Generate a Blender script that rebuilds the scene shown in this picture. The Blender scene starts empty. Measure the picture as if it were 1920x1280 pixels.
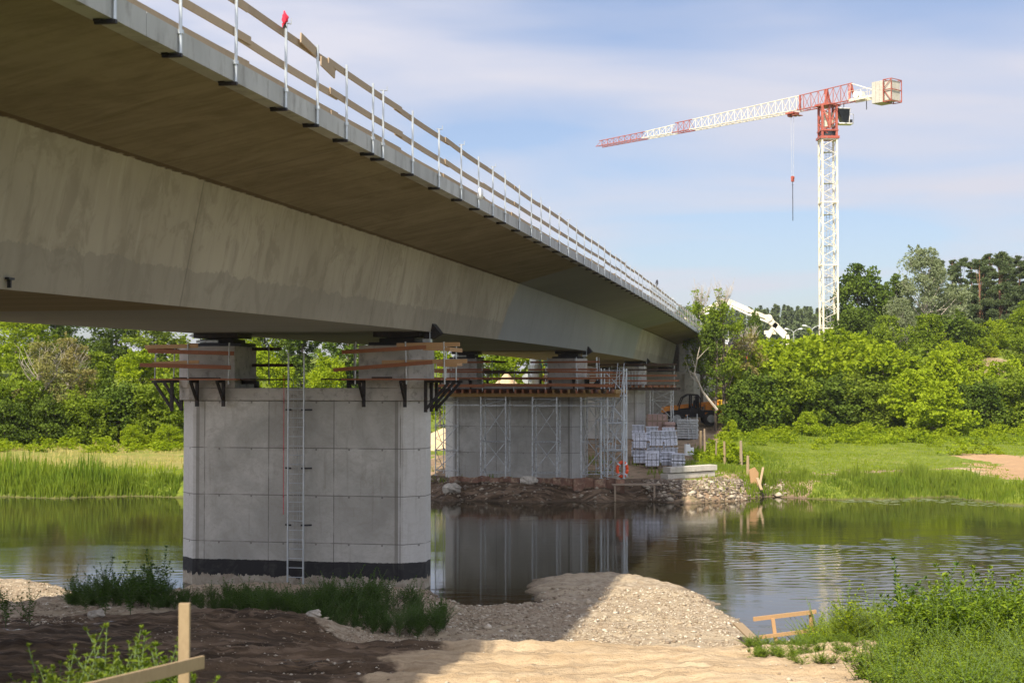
import bpy, math, random
import numpy as np
from mathutils import Vector, Matrix

# ---------------------------------------------------------------- camera, sky, sun, exposure
SC = bpy.context.scene
COL = SC.collection
F = 2667.0                      # focal length in pixels of the 1920 px frame
PITCH = math.atan(75.0 / F)
EYE = 6.2                       # lens above the water (water is z = 0)
cam_data = bpy.data.cameras.new('camera')
cam = bpy.data.objects.new('camera', cam_data)
COL.objects.link(cam)
cam.location = (0, 0, EYE)
cam.rotation_euler = (math.pi / 2 + PITCH, 0, 0)
cam_data.sensor_width = 36.0
cam_data.lens = 50.0
cam_data.clip_start = 0.1
cam_data.clip_end = 5000
cam_data.dof.use_dof = True
cam_data.dof.focus_distance = 42
cam_data.dof.aperture_fstop = 2.8
SC.camera = cam

ALPHA = math.atan(503.0 / F)    # heading of the bridge, to the right of the view axis
CA, SA = math.cos(ALPHA), math.sin(ALPHA)
_tr = Vector((0.20 * CA + 0.95 * SA, -0.20 * SA + 0.95 * CA, -1.0))   # way the sunlight travels
sun_data = bpy.data.lights.new('sun', 'SUN')
sun_data.energy = 5.0
sun_data.angle = math.radians(0.6)
sun_data.color = (1.0, 0.90, 0.74)
sun = bpy.data.objects.new('sun', sun_data)
COL.objects.link(sun)
sun.location = (-20, -40, 60)
sun.rotation_euler = _tr.to_track_quat('-Z', 'Y').to_euler()
_to = (-_tr).normalized()
SUN_EL = math.asin(_to.z)
SUN_AZ = math.atan2(_to.x, _to.y)

world = bpy.data.worlds.new('World')
SC.world = world
world.use_nodes = True
wt = world.node_tree
for n in list(wt.nodes):
    wt.nodes.remove(n)
wo = wt.nodes.new('ShaderNodeOutputWorld')
wb = wt.nodes.new('ShaderNodeBackground')
wb.inputs['Strength'].default_value = 0.11
sky = wt.nodes.new('ShaderNodeTexSky')
sky.sky_type = 'NISHITA'
sky.sun_disc = False
sky.sun_elevation = SUN_EL
sky.sun_rotation = SUN_AZ
sky.air_density = 1.0
sky.dust_density = 1.2
sky.ozone_density = 1.5
tc = wt.nodes.new('ShaderNodeTexCoord')
sep = wt.nodes.new('ShaderNodeSeparateXYZ')
wt.links.new(tc.outputs['Generated'], sep.inputs[0])
def wmath(op, a, b=None):
    n = wt.nodes.new('ShaderNodeMath'); n.operation = op
    for i, x in enumerate((a, b)):
        if x is None: continue
        if isinstance(x, (int, float)): n.inputs[i].default_value = x
        else: wt.links.new(x, n.inputs[i])
    return n.outputs[0]
zz = wmath('ADD', wmath('MAXIMUM', sep.outputs[2], 0.0), 0.10)
cx = wmath('DIVIDE', sep.outputs[0], zz)
cy = wmath('DIVIDE', sep.outputs[1], zz)
comb = wt.nodes.new('ShaderNodeCombineXYZ')
wt.links.new(cx, comb.inputs[0]); wt.links.new(cy, comb.inputs[1])
mp = wt.nodes.new('ShaderNodeMapping')
mp.inputs['Rotation'].default_value = (0, 0, math.radians(25))
mp.inputs['Scale'].default_value = (0.75, 1.0, 1)
mp.inputs['Location'].default_value = (3.1, 1.7, 0)
wt.links.new(comb.outputs[0], mp.inputs[0])
nz = wt.nodes.new('ShaderNodeTexNoise')
nz.inputs['Scale'].default_value = 0.95
nz.inputs['Detail'].default_value = 5
nz.inputs['Roughness'].default_value = 0.45
nz.inputs['Distortion'].default_value = 0.4
wt.links.new(mp.outputs[0], nz.inputs['Vector'])
cr = wt.nodes.new('ShaderNodeValToRGB')
cr.color_ramp.elements[0].position = 0.40
cr.color_ramp.elements[0].color = (0.14, 0.14, 0.14, 1)
cr.color_ramp.elements[1].position = 0.60
cr.color_ramp.elements[1].color = (0.92, 0.92, 0.92, 1)
wt.links.new(nz.outputs[0], cr.inputs[0])
mx = wt.nodes.new('ShaderNodeMix'); mx.data_type = 'RGBA'
wt.links.new(cr.outputs[0], mx.inputs[0])
tint = wt.nodes.new('ShaderNodeMix'); tint.data_type = 'RGBA'; tint.blend_type = 'MULTIPLY'
tint.inputs[0].default_value = 1.0
tint.inputs[7].default_value = (0.80, 0.81, 0.91, 1)
wt.links.new(sky.outputs[0], tint.inputs[6])
wt.links.new(tint.outputs[2], mx.inputs[6])
CLOUD = (5.45, 5.4, 6.0, 1)
# clouds are brighter towards the sun (forward scattering)
dt_ = wt.nodes.new('ShaderNodeVectorMath'); dt_.operation = 'DOT_PRODUCT'
wt.links.new(tc.outputs['Generated'], dt_.inputs[0]); dt_.inputs[1].default_value = _to
lit = wmath('ADD', 0.86, wmath('MULTIPLY', wmath('POWER', wmath('MAXIMUM', wmath('ADD', wmath('MULTIPLY', dt_.outputs['Value'], 0.6), 0.4), 0.0), 1.5), 1.5))
cl_ = wt.nodes.new('ShaderNodeVectorMath'); cl_.operation = 'SCALE'
cl_.inputs[0].default_value = CLOUD[:3]
wt.links.new(lit, cl_.inputs['Scale']); wt.links.new(cl_.outputs[0], mx.inputs[7])
wt.links.new(mx.outputs[2], wb.inputs[0])
wt.links.new(wb.outputs[0], wo.inputs[0])

SC.view_settings.view_transform = 'Standard'
SC.view_settings.look = 'None'
SC.view_settings.exposure = 0.50
SC.view_settings.gamma = 1
SC.cycles.max_bounces = 8
SC.cycles.diffuse_bounces = 5
SC.cycles.glossy_bounces = 3
SC.cycles.transmission_bounces = 3
SC.cycles.transparent_max_bounces = 6
SC.cycles.caustics_reflective = False
SC.cycles.use_denoising = True
SC.cycles.sample_clamp_indirect = 6

# ---------------------------------------------------------------- helpers
def P(px, py, Y):
    """world point seen at pixel (px, py) of the 1920x1280 photo, at distance Y."""
    dx = (px - 960) / F; dz = (640 - py) / F
    y = math.cos(PITCH) - dz * math.sin(PITCH)
    z = math.sin(PITCH) + dz * math.cos(PITCH)
    return Vector((dx / y * Y, Y, EYE + z / y * Y))

def B(s, t, z):
    return Vector((s * CA + t * SA, -s * SA + t * CA, z))

def W2B(x, y):
    return (x * CA - y * SA, x * SA + y * CA)

def fast_mesh(name, V, faces_n, FI):
    """V (n,3) array; all faces have faces_n corners; FI (m,faces_n)"""
    me = bpy.data.meshes.new(name)
    V = np.ascontiguousarray(V, dtype=np.float32); FI = np.ascontiguousarray(FI, dtype=np.int32)
    me.vertices.add(len(V)); me.vertices.foreach_set('co', V.ravel())
    me.loops.add(FI.size); me.loops.foreach_set('vertex_index', FI.ravel())
    me.polygons.add(len(FI))
    me.polygons.foreach_set('loop_start', np.arange(0, FI.size, faces_n, dtype=np.int32))
    me.polygons.foreach_set('loop_total', np.full(len(FI), faces_n, dtype=np.int32))
    me.update(calc_edges=True)
    return me

def tag(o, label=None, cat=None, group=None, kind=None):
    if label: o['label'] = label
    if cat: o['category'] = cat
    if group: o['group'] = group
    if kind: o['kind'] = kind
    return o

def thing(name, label, cat, loc=(0, 0, 0), rz=0.0, group=None):
    o = bpy.data.objects.new(name, None)
    o.empty_display_size = 0.2
    COL.objects.link(o); o.location = loc; o.rotation_euler = (0, 0, rz)
    return tag(o, label, cat, group)

def link(name, me, mat=None, parent=None, loc=None, smooth=False):
    o = bpy.data.objects.new(name, me)
    COL.objects.link(o)
    if mat is not None:
        me.materials.clear(); me.materials.append(mat)
    if parent is not None: o.parent = parent
    if loc is not None: o.location = loc
    if smooth: me.polygons.foreach_set('use_smooth', [True] * len(me.polygons))
    return o

def copy_tree(o, parent=None):
    c = o.copy(); COL.objects.link(c); c.parent = parent
    for ch in o.children: copy_tree(ch, c)
    return c

class MB:
    def __init__(self, org=(0, 0, 0)):
        self.v = []; self.f = []; self.o = Vector(org)
    def add(self, vs, fs):
        b = len(self.v)
        self.v += [tuple(Vector(v) - self.o) for v in vs]
        self.f += [tuple(b + i for i in f) for f in fs]
        return self
    def box(self, x0, y0, z0, x1, y1, z1):
        vs = [(x0,y0,z0),(x1,y0,z0),(x1,y1,z0),(x0,y1,z0),(x0,y0,z1),(x1,y0,z1),(x1,y1,z1),(x0,y1,z1)]
        return self.add(vs, [(0,3,2,1),(4,5,6,7),(0,1,5,4),(1,2,6,5),(2,3,7,6),(3,0,4,7)])
    def bar(self, p, q, w, h, up=(0, 0, 1)):
        p = Vector(p); q = Vector(q); d = (q - p).normalized(); up = Vector(up)
        if abs(d.dot(up)) > 0.99: up = Vector((1, 0, 0)) if abs(d.x) < 0.9 else Vector((0, 1, 0))
        s = d.cross(up).normalized() * (w / 2); u = s.cross(d).normalized() * (h / 2)
        vs = [p-s-u, p+s-u, p+s+u, p-s+u, q-s-u, q+s-u, q+s+u, q-s+u]
        return self.add(vs, [(0,1,2,3),(7,6,5,4),(0,4,5,1),(1,5,6,2),(2,6,7,3),(3,7,4,0)])
    def tube(self, p, q, r0, r1=None, n=6):
        return self.path([p, q], [r0, r0 if r1 is None else r1], n)
    def path(self, pts, rs, n=6):
        pts = [Vector(p) for p in pts]; rings = []; b = 0; vs = []; fs = []
        for i, p in enumerate(pts):
            d = (pts[min(i+1, len(pts)-1)] - pts[max(i-1, 0)])
            d = d.normalized() if d.length > 1e-9 else Vector((0, 0, 1))
            a = Vector((0, 0, 1)) if abs(d.z) < 0.9 else Vector((1, 0, 0))
            s = d.cross(a).normalized(); u = s.cross(d).normalized()
            for k in range(n):
                an = 2 * math.pi * k / n
                vs.append(p + (s * math.cos(an) + u * math.sin(an)) * rs[i])
        for i in range(len(pts) - 1):
            for k in range(n):
                k2 = (k + 1) % n
                fs.append((i*n+k, i*n+k2, (i+1)*n+k2, (i+1)*n+k))
        fs.append(tuple(range(n))[::-1]); fs.append(tuple((len(pts)-1)*n + k for k in range(n)))
        return self.add(vs, fs)
    def prism(self, poly, z0, z1):
        n = len(poly); vs = [(x, y, z0) for x, y in poly] + [(x, y, z1) for x, y in poly]
        fs = [tuple(range(n))[::-1], tuple(range(n, 2*n))] + [(i, (i+1) % n, n+(i+1) % n, n+i) for i in range(n)]
        return self.add(vs, fs)
    def side_prism(self, poly, y0, y1):            # poly in (x, z), extruded along y
        n = len(poly); vs = [(x, y0, z) for x, z in poly] + [(x, y1, z) for x, z in poly]
        fs = [tuple(range(n)), tuple(range(n, 2*n))[::-1]] + [(i, n+i, n+(i+1) % n, (i+1) % n) for i in range(n)]
        return self.add(vs, fs)
    def build(self, name, mat, parent=None, bevel=0, smooth=False, loc=None):
        me = bpy.data.meshes.new(name)
        me.from_pydata(self.v, [], self.f); me.update()
        o = link(name, me, mat, parent, loc, smooth)
        if bevel:
            m = o.modifiers.new('bevel', 'BEVEL'); m.width = bevel; m.segments = 2; m.limit_method = 'ANGLE'
        return o

# ---------------------------------------------------------------- materials
class NT:
    def __init__(self, name):
        self.m = bpy.data.materials.new(name); self.m.use_nodes = True
        self.t = self.m.node_tree; self.b = self.t.nodes['Principled BSDF']; self.out = self.t.nodes['Material Output']
        self.L = self.t.links
        self.tc = self.t.nodes.new('ShaderNodeTexCoord')
    def n(self, typ, **kw):
        nd = self.t.nodes.new(typ)
        for k, v in kw.items(): setattr(nd, k, v)
        return nd
    def put(self, sock, x):
        if isinstance(x, bpy.types.NodeSocket): self.L.new(x, sock)
        elif isinstance(x, (tuple, list)) and len(x) == 3 and sock.type == 'RGBA': sock.default_value = (*x, 1)
        else: sock.default_value = x
    def math(self, op, a, b=0.0, c=None, clamp=False):
        nd = self.n('ShaderNodeMath', operation=op); nd.use_clamp = clamp
        self.put(nd.inputs[0], a); self.put(nd.inputs[1], b)
        if c is not None: self.put(nd.inputs[2], c)
        return nd.outputs[0]
    def mix(self, f, a, b, blend='MIX'):
        nd = self.n('ShaderNodeMix', data_type='RGBA', blend_type=blend)
        self.put(nd.inputs[0], f); self.put(nd.inputs[6], a); self.put(nd.inputs[7], b)
        return nd.outputs[2]
    def mapv(self, v, scale=(1, 1, 1), loc=(0, 0, 0), rot=(0, 0, 0)):
        nd = self.n('ShaderNodeMapping'); self.L.new(v, nd.inputs[0])
        nd.inputs['Scale'].default_value = scale; nd.inputs['Location'].default_value = loc; nd.inputs['Rotation'].default_value = rot
        return nd.outputs[0]
    def noise(self, v, scale, detail=4, rough=0.55, dist=0.0):
        nd = self.n('ShaderNodeTexNoise'); self.L.new(v, nd.inputs['Vector'])
        nd.inputs['Scale'].default_value = scale; nd.inputs['Detail'].default_value = detail
        nd.inputs['Roughness'].default_value = rough; nd.inputs['Distortion'].default_value = dist
        return nd.outputs[0]
    def ramp(self, f, a, b, ca=(0, 0, 0), cb=(1, 1, 1)):
        nd = self.n('ShaderNodeMapRange'); nd.clamp = True
        self.put(nd.inputs[0], f); nd.inputs[1].default_value = a; nd.inputs[2].default_value = b
        return nd.outputs[0]
    def bump(self, h, strength=0.3, dist=0.02):
        nd = self.n('ShaderNodeBump'); nd.inputs['Strength'].default_value = strength; nd.inputs['Distance'].default_value = dist
        self.L.new(h, nd.inputs['Height']); self.L.new(nd.outputs[0], self.b.inputs['Normal'])
    def fin(self, col, rough=0.8, metal=0.0, spec=None):
        self.put(self.b.inputs['Base Color'], col); self.put(self.b.inputs['Roughness'], rough)
        self.put(self.b.inputs['Metallic'], metal)
        if spec is not None: self.b.inputs['Specular IOR Level'].default_value = spec
        return self.m

def simple(name, col, rough=0.6, metal=0.0, vary=0.25, scale=3.0, dirt=None, spec=None, stretch=(1, 1, 1)):
    k = NT(name)
    v = k.mapv(k.tc.outputs['Object'], stretch)
    n1 = k.noise(v, scale, 5, 0.6)
    lo = tuple(c * (1 - vary) for c in col); hi = tuple(min(1, c * (1 + vary)) for c in col)
    c = k.mix(k.ramp(n1, 0.3, 0.7), lo, hi)
    if dirt:
        n2 = k.noise(v, scale * 2.7, 6, 0.7)
        c = k.mix(k.ramp(n2, 0.52, 0.68), c, dirt)
    rr = k.math('ADD', k.math('MULTIPLY', n1, 0.2), rough - 0.1)
    k.bump(n1, 0.15, 0.01)
    return k.fin(c, rr, metal, spec)

def wood(name, col, dark, rough=0.75):
    k = NT(name)
    oi = k.n('ShaderNodeObjectInfo')
    geo = k.n('ShaderNodeNewGeometry')
    v = k.tc.outputs['Object']
    g = k.noise(k.mapv(v, (14, 14, 5)), 1.5, 7, 0.75, 1.5)
    isl = k.math('ADD', k.math('MULTIPLY', geo.outputs['Random Per Island'], 0.45), k.math('MULTIPLY', oi.outputs['Random'], 0.35))
    f = k.math('ADD', k.math('MULTIPLY', k.ramp(g, 0.3, 0.7), 0.45), isl)
    c = k.mix(f, col, dark)
    k.bump(g, 0.3, 0.004)
    return k.fin(c, rough)

def concrete_pier(name='pier_concrete', coat=1.0):
    k = NT(name)
    ob = k.tc.outputs['Object']
    sp = k.n('ShaderNodeSeparateXYZ'); k.L.new(ob, sp.inputs[0])
    x, y, z = sp.outputs
    big = k.noise(ob, 0.55, 4, 0.6, 0.6)
    mid = k.noise(ob, 2.2, 6, 0.65, 1.2)
    fine = k.noise(ob, 14, 4, 0.6)
    c = k.mix(k.ramp(big, 0.38, 0.62), (0.38, 0.375, 0.34), (0.56, 0.55, 0.505))
    c = k.mix(k.math('MULTIPLY', k.ramp(mid, 0.48, 0.68), 0.5), c, (0.33, 0.315, 0.27))
    c = k.mix(k.math('MULTIPLY', k.ramp(fine, 0.55, 0.75), 0.3), c, (0.24, 0.23, 0.21))
    # per-panel tone: shutter panels 2.1 m wide, lifts at 1.28, 2.77, 4.1
    px_ = k.math('FLOOR', k.math('DIVIDE', k.math('SUBTRACT', x, 1.20), 2.06))
    pz_ = k.math('FLOOR', k.math('DIVIDE', k.math('SUBTRACT', z, 1.35), 1.42))
    wn = k.n('ShaderNodeTexWhiteNoise', noise_dimensions='2D')
    cb = k.n('ShaderNodeCombineXYZ'); k.L.new(px_, cb.inputs[0]); k.L.new(pz_, cb.inputs[1]); k.L.new(cb.outputs[0], wn.inputs[0])
    c = k.mix(k.math('MULTIPLY', wn.outputs[0], 0.50), c, (0.30, 0.29, 0.26))
    # lighter tone on the corner strips, dark line drawn beside them for a recess
    ax = k.math('ABSOLUTE', x)
    strip = k.math('GREATER_THAN', ax, 3.20)
    c = k.mix(k.math('MULTIPLY', strip, 0.5), c, (0.60, 0.60, 0.58))
    rec = k.math('MULTIPLY', k.math('GREATER_THAN', ax, 3.09), k.math('LESS_THAN', ax, 3.20))
    c = k.mix(k.math('MULTIPLY', rec, 0.6), c, (0.17, 0.16, 0.14))
    # formwork joints
    fx = k.math('ABSOLUTE', k.math('SUBTRACT', k.math('FRACT', k.math('DIVIDE', k.math('SUBTRACT', x, 1.20), 2.06)), 0.5))
    lx = k.math('GREATER_THAN', fx, 0.4935)
    fz = k.math('ABSOLUTE', k.math('SUBTRACT', k.math('FRACT', k.math('DIVIDE', k.math('SUBTRACT', z, 1.35), 1.42)), 0.5))
    lz = k.math('GREATER_THAN', fz, 0.4905)
    line = k.math('MAXIMUM', lx, lz)
    line = k.math('MULTIPLY', line, k.ramp(k.noise(ob, 1.3, 3), 0.28, 0.5))
    c = k.mix(k.math('MULTIPLY', line, 0.75), c, (0.10, 0.095, 0.085))
    # tie holes
    tx_ = k.math('ABSOLUTE', k.math('SUBTRACT', k.math('FRACT', k.math('DIVIDE', k.math('ADD', x, 0.9), 1.03)), 0.5))
    tz_ = k.math('ABSOLUTE', k.math('SUBTRACT', k.math('FRACT', k.math('DIVIDE', k.math('SUBTRACT', z, 0.6), 1.42)), 0.5))
    hole = k.math('LESS_THAN', k.math('ADD', k.math('POWER', k.math('MULTIPLY', tx_, 1.03), 2), k.math('POWER', k.math('MULTIPLY', tz_, 1.42), 2)), 0.0009)
    c = k.mix(k.math('MULTIPLY', hole, 0.7), c, (0.12, 0.11, 0.10))
    wv = k.noise(k.mapv(ob, (1.0, 1.0, 1.6)), 1.1, 5, 0.6, 2.5)
    wave = k.math('SUBTRACT', 1.0, k.math('MULTIPLY', k.math('ABSOLUTE', k.math('SUBTRACT', wv, 0.5)), 22.0), None, True)
    c = k.mix(k.math('MULTIPLY', wave, 0.16), c, (0.27, 0.25, 0.20))
    # rust-brown run-off streaks under the joints
    st = k.noise(k.mapv(ob, (3.5, 3.5, 0.25)), 1.6, 5, 0.6)
    c = k.mix(k.math('MULTIPLY', k.ramp(st, 0.57, 0.70), 0.28), c, (0.20, 0.18, 0.14))
    # black waterproofing coat above the foot, ragged edges
    rag = k.noise(k.mapv(ob, (2.2, 2.2, 1.0)), 2.0, 5, 0.7)
    zt = k.math('ADD', z, k.math('MULTIPLY', k.math('SUBTRACT', k.noise(ob, 3.0, 5, 0.7), 0.5), 0.09))
    zb = k.math('ADD', z, k.math('MULTIPLY', k.math('SUBTRACT', rag, 0.5), 0.55))
    foot = k.math('MULTIPLY', k.math('LESS_THAN', zb, 0.33), coat)
    band = k.math('MULTIPLY', k.math('LESS_THAN', zt, 0.80), k.math('GREATER_THAN', zb, 0.33))
    c = k.mix(foot, c, k.mix(k.ramp(mid, 0.4, 0.65), (0.42, 0.38, 0.30), (0.26, 0.21, 0.15)))
    c = k.mix(k.math('MULTIPLY', band, 0.96 * coat), c, k.mix(k.ramp(mid, 0.5, 0.75), (0.012, 0.012, 0.014), (0.05, 0.048, 0.045)))
    h = k.math('SUBTRACT', k.math('ADD', k.math('MULTIPLY', fine, 0.3), mid), k.math('MULTIPLY', line, 2.0))
    k.bump(h, 0.35, 0.01)
    return k.fin(c, 0.85, 0, 0.3)

def concrete_girder():
    k = NT('girder_concrete')
    uvn = k.n('ShaderNodeUVMap'); uvn.uv_map = 'sec'
    uv = uvn.outputs[0]
    sp = k.n('ShaderNodeSeparateXYZ'); k.L.new(uv, sp.inputs[0]); u, v = sp.outputs[0], sp.outputs[1]
    big = k.noise(uv, 0.22, 5, 0.6, 0.5)
    c = k.mix(k.ramp(big, 0.3, 0.7), (0.29, 0.26, 0.20), (0.43, 0.395, 0.315))
    # vertical wash streaks on the webs
    st = k.noise(k.mapv(uv, (3.0, 0.35, 1), rot=(0, 0, 0.10)), 1.0, 6, 0.62, 0.7)
    c = k.mix(k.math('MULTIPLY', k.ramp(st, 0.50, 0.66), 0.38), c, (0.225, 0.205, 0.16))
    st2 = k.noise(k.mapv(uv, (5.0, 0.5, 1), rot=(0, 0, 0.10)), 1.3, 6, 0.65, 0.3)
    c = k.mix(k.math('MULTIPLY', k.ramp(st2, 0.58, 0.72), 0.35), c, (0.52, 0.49, 0.42))
    blot = k.noise(k.mapv(uv, (1.0, 0.75, 1), rot=(0, 0, 0.15)), 1.1, 8, 0.74, 1.0)
    c = k.mix(k.math('MULTIPLY', k.ramp(blot, 0.50, 0.58), 0.50), c, (0.24, 0.215, 0.165))
    # damp lower band with a ragged stepped edge (v measured up the web from 0)
    edge = k.math('ADD', k.math('MULTIPLY', k.noise(k.mapv(uv, (0.9, 0.02, 1)), 1.0, 6, 0.75), 0.75), 0.28)
    low = k.math('MULTIPLY', k.math('LESS_THAN', v, edge), k.math('GREATER_THAN', v, 0.0))
    c = k.mix(k.math('MULTIPLY', low, 0.40), c, (0.20, 0.19, 0.165))
    # brown ragged cement seam at the top of the web
    sn = k.math('ADD', k.math('MULTIPLY', k.noise(k.mapv(uv, (3.0, 0.05, 1)), 1.5, 6, 0.8), 0.13), 2.13)
    seam = k.math('MULTIPLY', k.math('GREATER_THAN', v, sn), k.math('LESS_THAN', v, 2.30))
    c = k.mix(k.math('MULTIPLY', seam, 0.85), c, (0.085, 0.055, 0.03))
    # shuttering board marks running across the deck soffit
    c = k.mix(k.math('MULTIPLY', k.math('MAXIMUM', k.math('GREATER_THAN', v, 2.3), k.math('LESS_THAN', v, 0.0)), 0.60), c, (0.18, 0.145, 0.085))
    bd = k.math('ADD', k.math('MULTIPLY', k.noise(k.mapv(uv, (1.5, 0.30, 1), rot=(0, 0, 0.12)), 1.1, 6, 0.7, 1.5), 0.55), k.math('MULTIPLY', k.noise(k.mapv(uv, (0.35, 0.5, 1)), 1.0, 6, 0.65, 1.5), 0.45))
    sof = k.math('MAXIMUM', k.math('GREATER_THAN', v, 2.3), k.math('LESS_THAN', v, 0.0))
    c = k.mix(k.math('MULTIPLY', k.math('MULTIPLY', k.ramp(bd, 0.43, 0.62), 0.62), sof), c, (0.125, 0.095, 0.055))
    # a cooler, greyer stretch of the girder, and the construction joints
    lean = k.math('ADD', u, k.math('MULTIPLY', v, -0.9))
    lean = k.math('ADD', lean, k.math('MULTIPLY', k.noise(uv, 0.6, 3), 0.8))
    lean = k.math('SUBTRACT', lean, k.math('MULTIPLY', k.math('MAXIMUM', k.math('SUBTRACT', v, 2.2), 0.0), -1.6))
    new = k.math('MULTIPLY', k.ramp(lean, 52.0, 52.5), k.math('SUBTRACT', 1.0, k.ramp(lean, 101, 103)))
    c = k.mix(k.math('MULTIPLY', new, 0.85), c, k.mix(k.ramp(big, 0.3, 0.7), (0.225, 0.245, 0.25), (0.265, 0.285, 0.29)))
    fu = k.math('ABSOLUTE', k.math('SUBTRACT', k.math('FRACT', k.math('DIVIDE', u, 11.7)), 0.5))
    jl = k.math('GREATER_THAN', fu, 0.4978)
    c = k.mix(k.math('MULTIPLY', jl, 0.45), c, (0.12, 0.11, 0.09))
    fine = k.noise(uv, 9, 5, 0.65)
    k.bump(k.math('ADD', k.math('MULTIPLY', fine, 0.4), k.math('MULTIPLY', st, 0.8)), 0.35, 0.012)
    return k.fin(c, 0.88, 0, 0.25)

def leaf_mat(name, a, b, c2, trans=0.35, rough=0.6):
    """two-tone foliage: colour differs per leaf and per plant"""
    k = NT(name)
    geo = k.n('ShaderNodeNewGeometry'); oi = k.n('ShaderNodeObjectInfo')
    n1 = k.noise(k.tc.outputs['Object'], 0.45, 3, 0.5)
    f = k.math('ADD', k.math('MULTIPLY', geo.outputs['Random Per Island'], 0.55), k.math('MULTIPLY', k.ramp(n1, 0.35, 0.65), 0.45))
    col = k.mix(f, a, b)
    col = k.mix(k.math('MULTIPLY', oi.outputs['Random'], 0.55), col, c2)
    k.fin(col, rough, 0, 0.12)
    tr = k.n('ShaderNodeBsdfTranslucent'); k.L.new(k.mix(1.0, col, (1.0, 1.0, 0.45), 'MULTIPLY'), tr.inputs[0])
    mxs = k.n('ShaderNodeMixShader'); mxs.inputs[0].default_value = trans
    k.L.new(k.b.outputs[0], mxs.inputs[1]); k.L.new(tr.outputs[0], mxs.inputs[2])
    k.L.new(mxs.outputs[0], k.out.inputs[0])
    return k.m

M = {}
M['pier'] = concrete_pier()
M['pier_far'] = concrete_pier('far_pier_concrete', 0.0)
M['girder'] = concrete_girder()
M['cap'] = simple('cap_concrete', (0.44, 0.42, 0.38), 0.85, 0, 0.18, 1.5, (0.25, 0.24, 0.21), spec=0.3)
M['fascia'] = simple('fascia_concrete', (0.40, 0.41, 0.41), 0.8, 0, 0.18, 0.9, (0.26, 0.26, 0.25), spec=0.3, stretch=(1, 1, 0.4))
M['precast'] = simple('precast_concrete', (0.50, 0.47, 0.40), 0.85, 0, 0.15, 2, (0.36, 0.33, 0.27))
M['galv'] = simple('galvanised_steel', (0.52, 0.56, 0.58), 0.45, 0.5, 0.15, 4)
M['galv_dull'] = simple('weathered_galvanised_steel', (0.46, 0.48, 0.48), 0.55, 0.3, 0.25, 4, (0.2, 0.17, 0.13))
M['black_steel'] = simple('black_steel', (0.018, 0.016, 0.016), 0.6, 0.2, 0.4, 3, (0.05, 0.03, 0.02))
M['dark_steel'] = simple('dark_steel', (0.03, 0.03, 0.034), 0.5, 0.4, 0.4, 3)
M['rust'] = simple('rusted_sheet_steel', (0.22, 0.12, 0.08), 0.85, 0.0, 0.45, 1.2, (0.42, 0.31, 0.20))
M['wood_new'] = wood('fresh_sawn_timber', (0.55, 0.35, 0.17), (0.38, 0.22, 0.10))
M['wood_red'] = wood('red_brown_timber', (0.42, 0.16, 0.06), (0.20, 0.075, 0.035))
M['wood_old'] = wood('weathered_timber', (0.40, 0.31, 0.21), (0.22, 0.165, 0.11))
M['wood_dark'] = wood('dark_timber', (0.10, 0.055, 0.035), (0.045, 0.026, 0.018))  # dark brown timber of inner, rear and loose boards
M['wood_yel'] = wood('yellow_formwork_timber', (0.42, 0.27, 0.07), (0.20, 0.11, 0.035))
M['rail_board'] = wood('guardrail_board', (0.50, 0.38, 0.25), (0.30, 0.225, 0.15))
M['pale_wood'] = wood('sunbleached_timber', (0.44, 0.33, 0.20), (0.25, 0.175, 0.095))
M['cream'] = simple('cream_crane_paint', (0.76, 0.70, 0.55), 0.5, 0, 0.12, 1.0, (0.5, 0.40, 0.28))
M['white'] = simple('white_paint', (0.80, 0.79, 0.74), 0.45, 0, 0.08, 1.0, (0.6, 0.55, 0.48))
M['red'] = simple('faded_red_paint', (0.36, 0.075, 0.045), 0.5, 0, 0.3, 1.2, (0.36, 0.19, 0.14))
M['orange'] = simple('orange_machine_paint', (0.85, 0.30, 0.015), 0.4, 0, 0.15, 1.0, (0.55, 0.2, 0.03))
M['hi_orange'] = simple('signal_orange_plastic', (0.88, 0.10, 0.02), 0.45, 0, 0.1, 2.0)
M['glass'] = simple('dark_cab_glass', (0.012, 0.016, 0.018), 0.22, 0, 0.1, 1.0, spec=0.4)
M['rubber'] = simple('tyre_rubber', (0.028, 0.026, 0.024), 0.8, 0, 0.3, 4, (0.10, 0.08, 0.06))
M['wrap'] = simple('white_shrink_wrap', (0.70, 0.73, 0.82), 0.35, 0, 0.2, 3.0, (0.38, 0.40, 0.46), spec=0.6)
M['paver'] = simple('grey_concrete_pavers', (0.50, 0.52, 0.56), 0.8, 0, 0.25, 4.0)
M['plastic_white'] = simple('white_plastic', (0.75, 0.76, 0.76), 0.4, 0, 0.06, 2.0)
M['pink'] = simple('pinkish_formwork_panel', (0.36, 0.25, 0.22), 0.8, 0, 0.2, 2.0, (0.22, 0.15, 0.13))
M['cloth_red'] = simple('red_cloth', (0.75, 0.03, 0.07), 0.85, 0, 0.2, 12)
M['stone'] = simple('river_stone', (0.46, 0.42, 0.35), 0.85, 0, 0.35, 6.0, (0.30, 0.26, 0.20))
M['bark'] = simple('bark', (0.13, 0.10, 0.075), 0.95, 0, 0.4, 5, (0.22, 0.20, 0.16), stretch=(1, 1, 0.3))
M['pine_bark'] = simple('orange_pine_bark', (0.24, 0.125, 0.075), 0.95, 0, 0.35, 4, (0.18, 0.09, 0.055), stretch=(1, 1, 0.3))
M['dead_wood'] = simple('bare_pale_branches', (0.42, 0.37, 0.30), 0.95, 0, 0.25, 4)
M['sand'] = simple('piled_sand', (0.55, 0.42, 0.26), 0.95, 0, 0.15, 1.5, (0.45, 0.33, 0.20))
M['teal'] = simple('teal_paint', (0.10, 0.42, 0.36), 0.5, 0, 0.1, 2)
M['bird'] = simple('black_plumage', (0.02, 0.02, 0.025), 0.6, 0, 0.2, 9)
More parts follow.
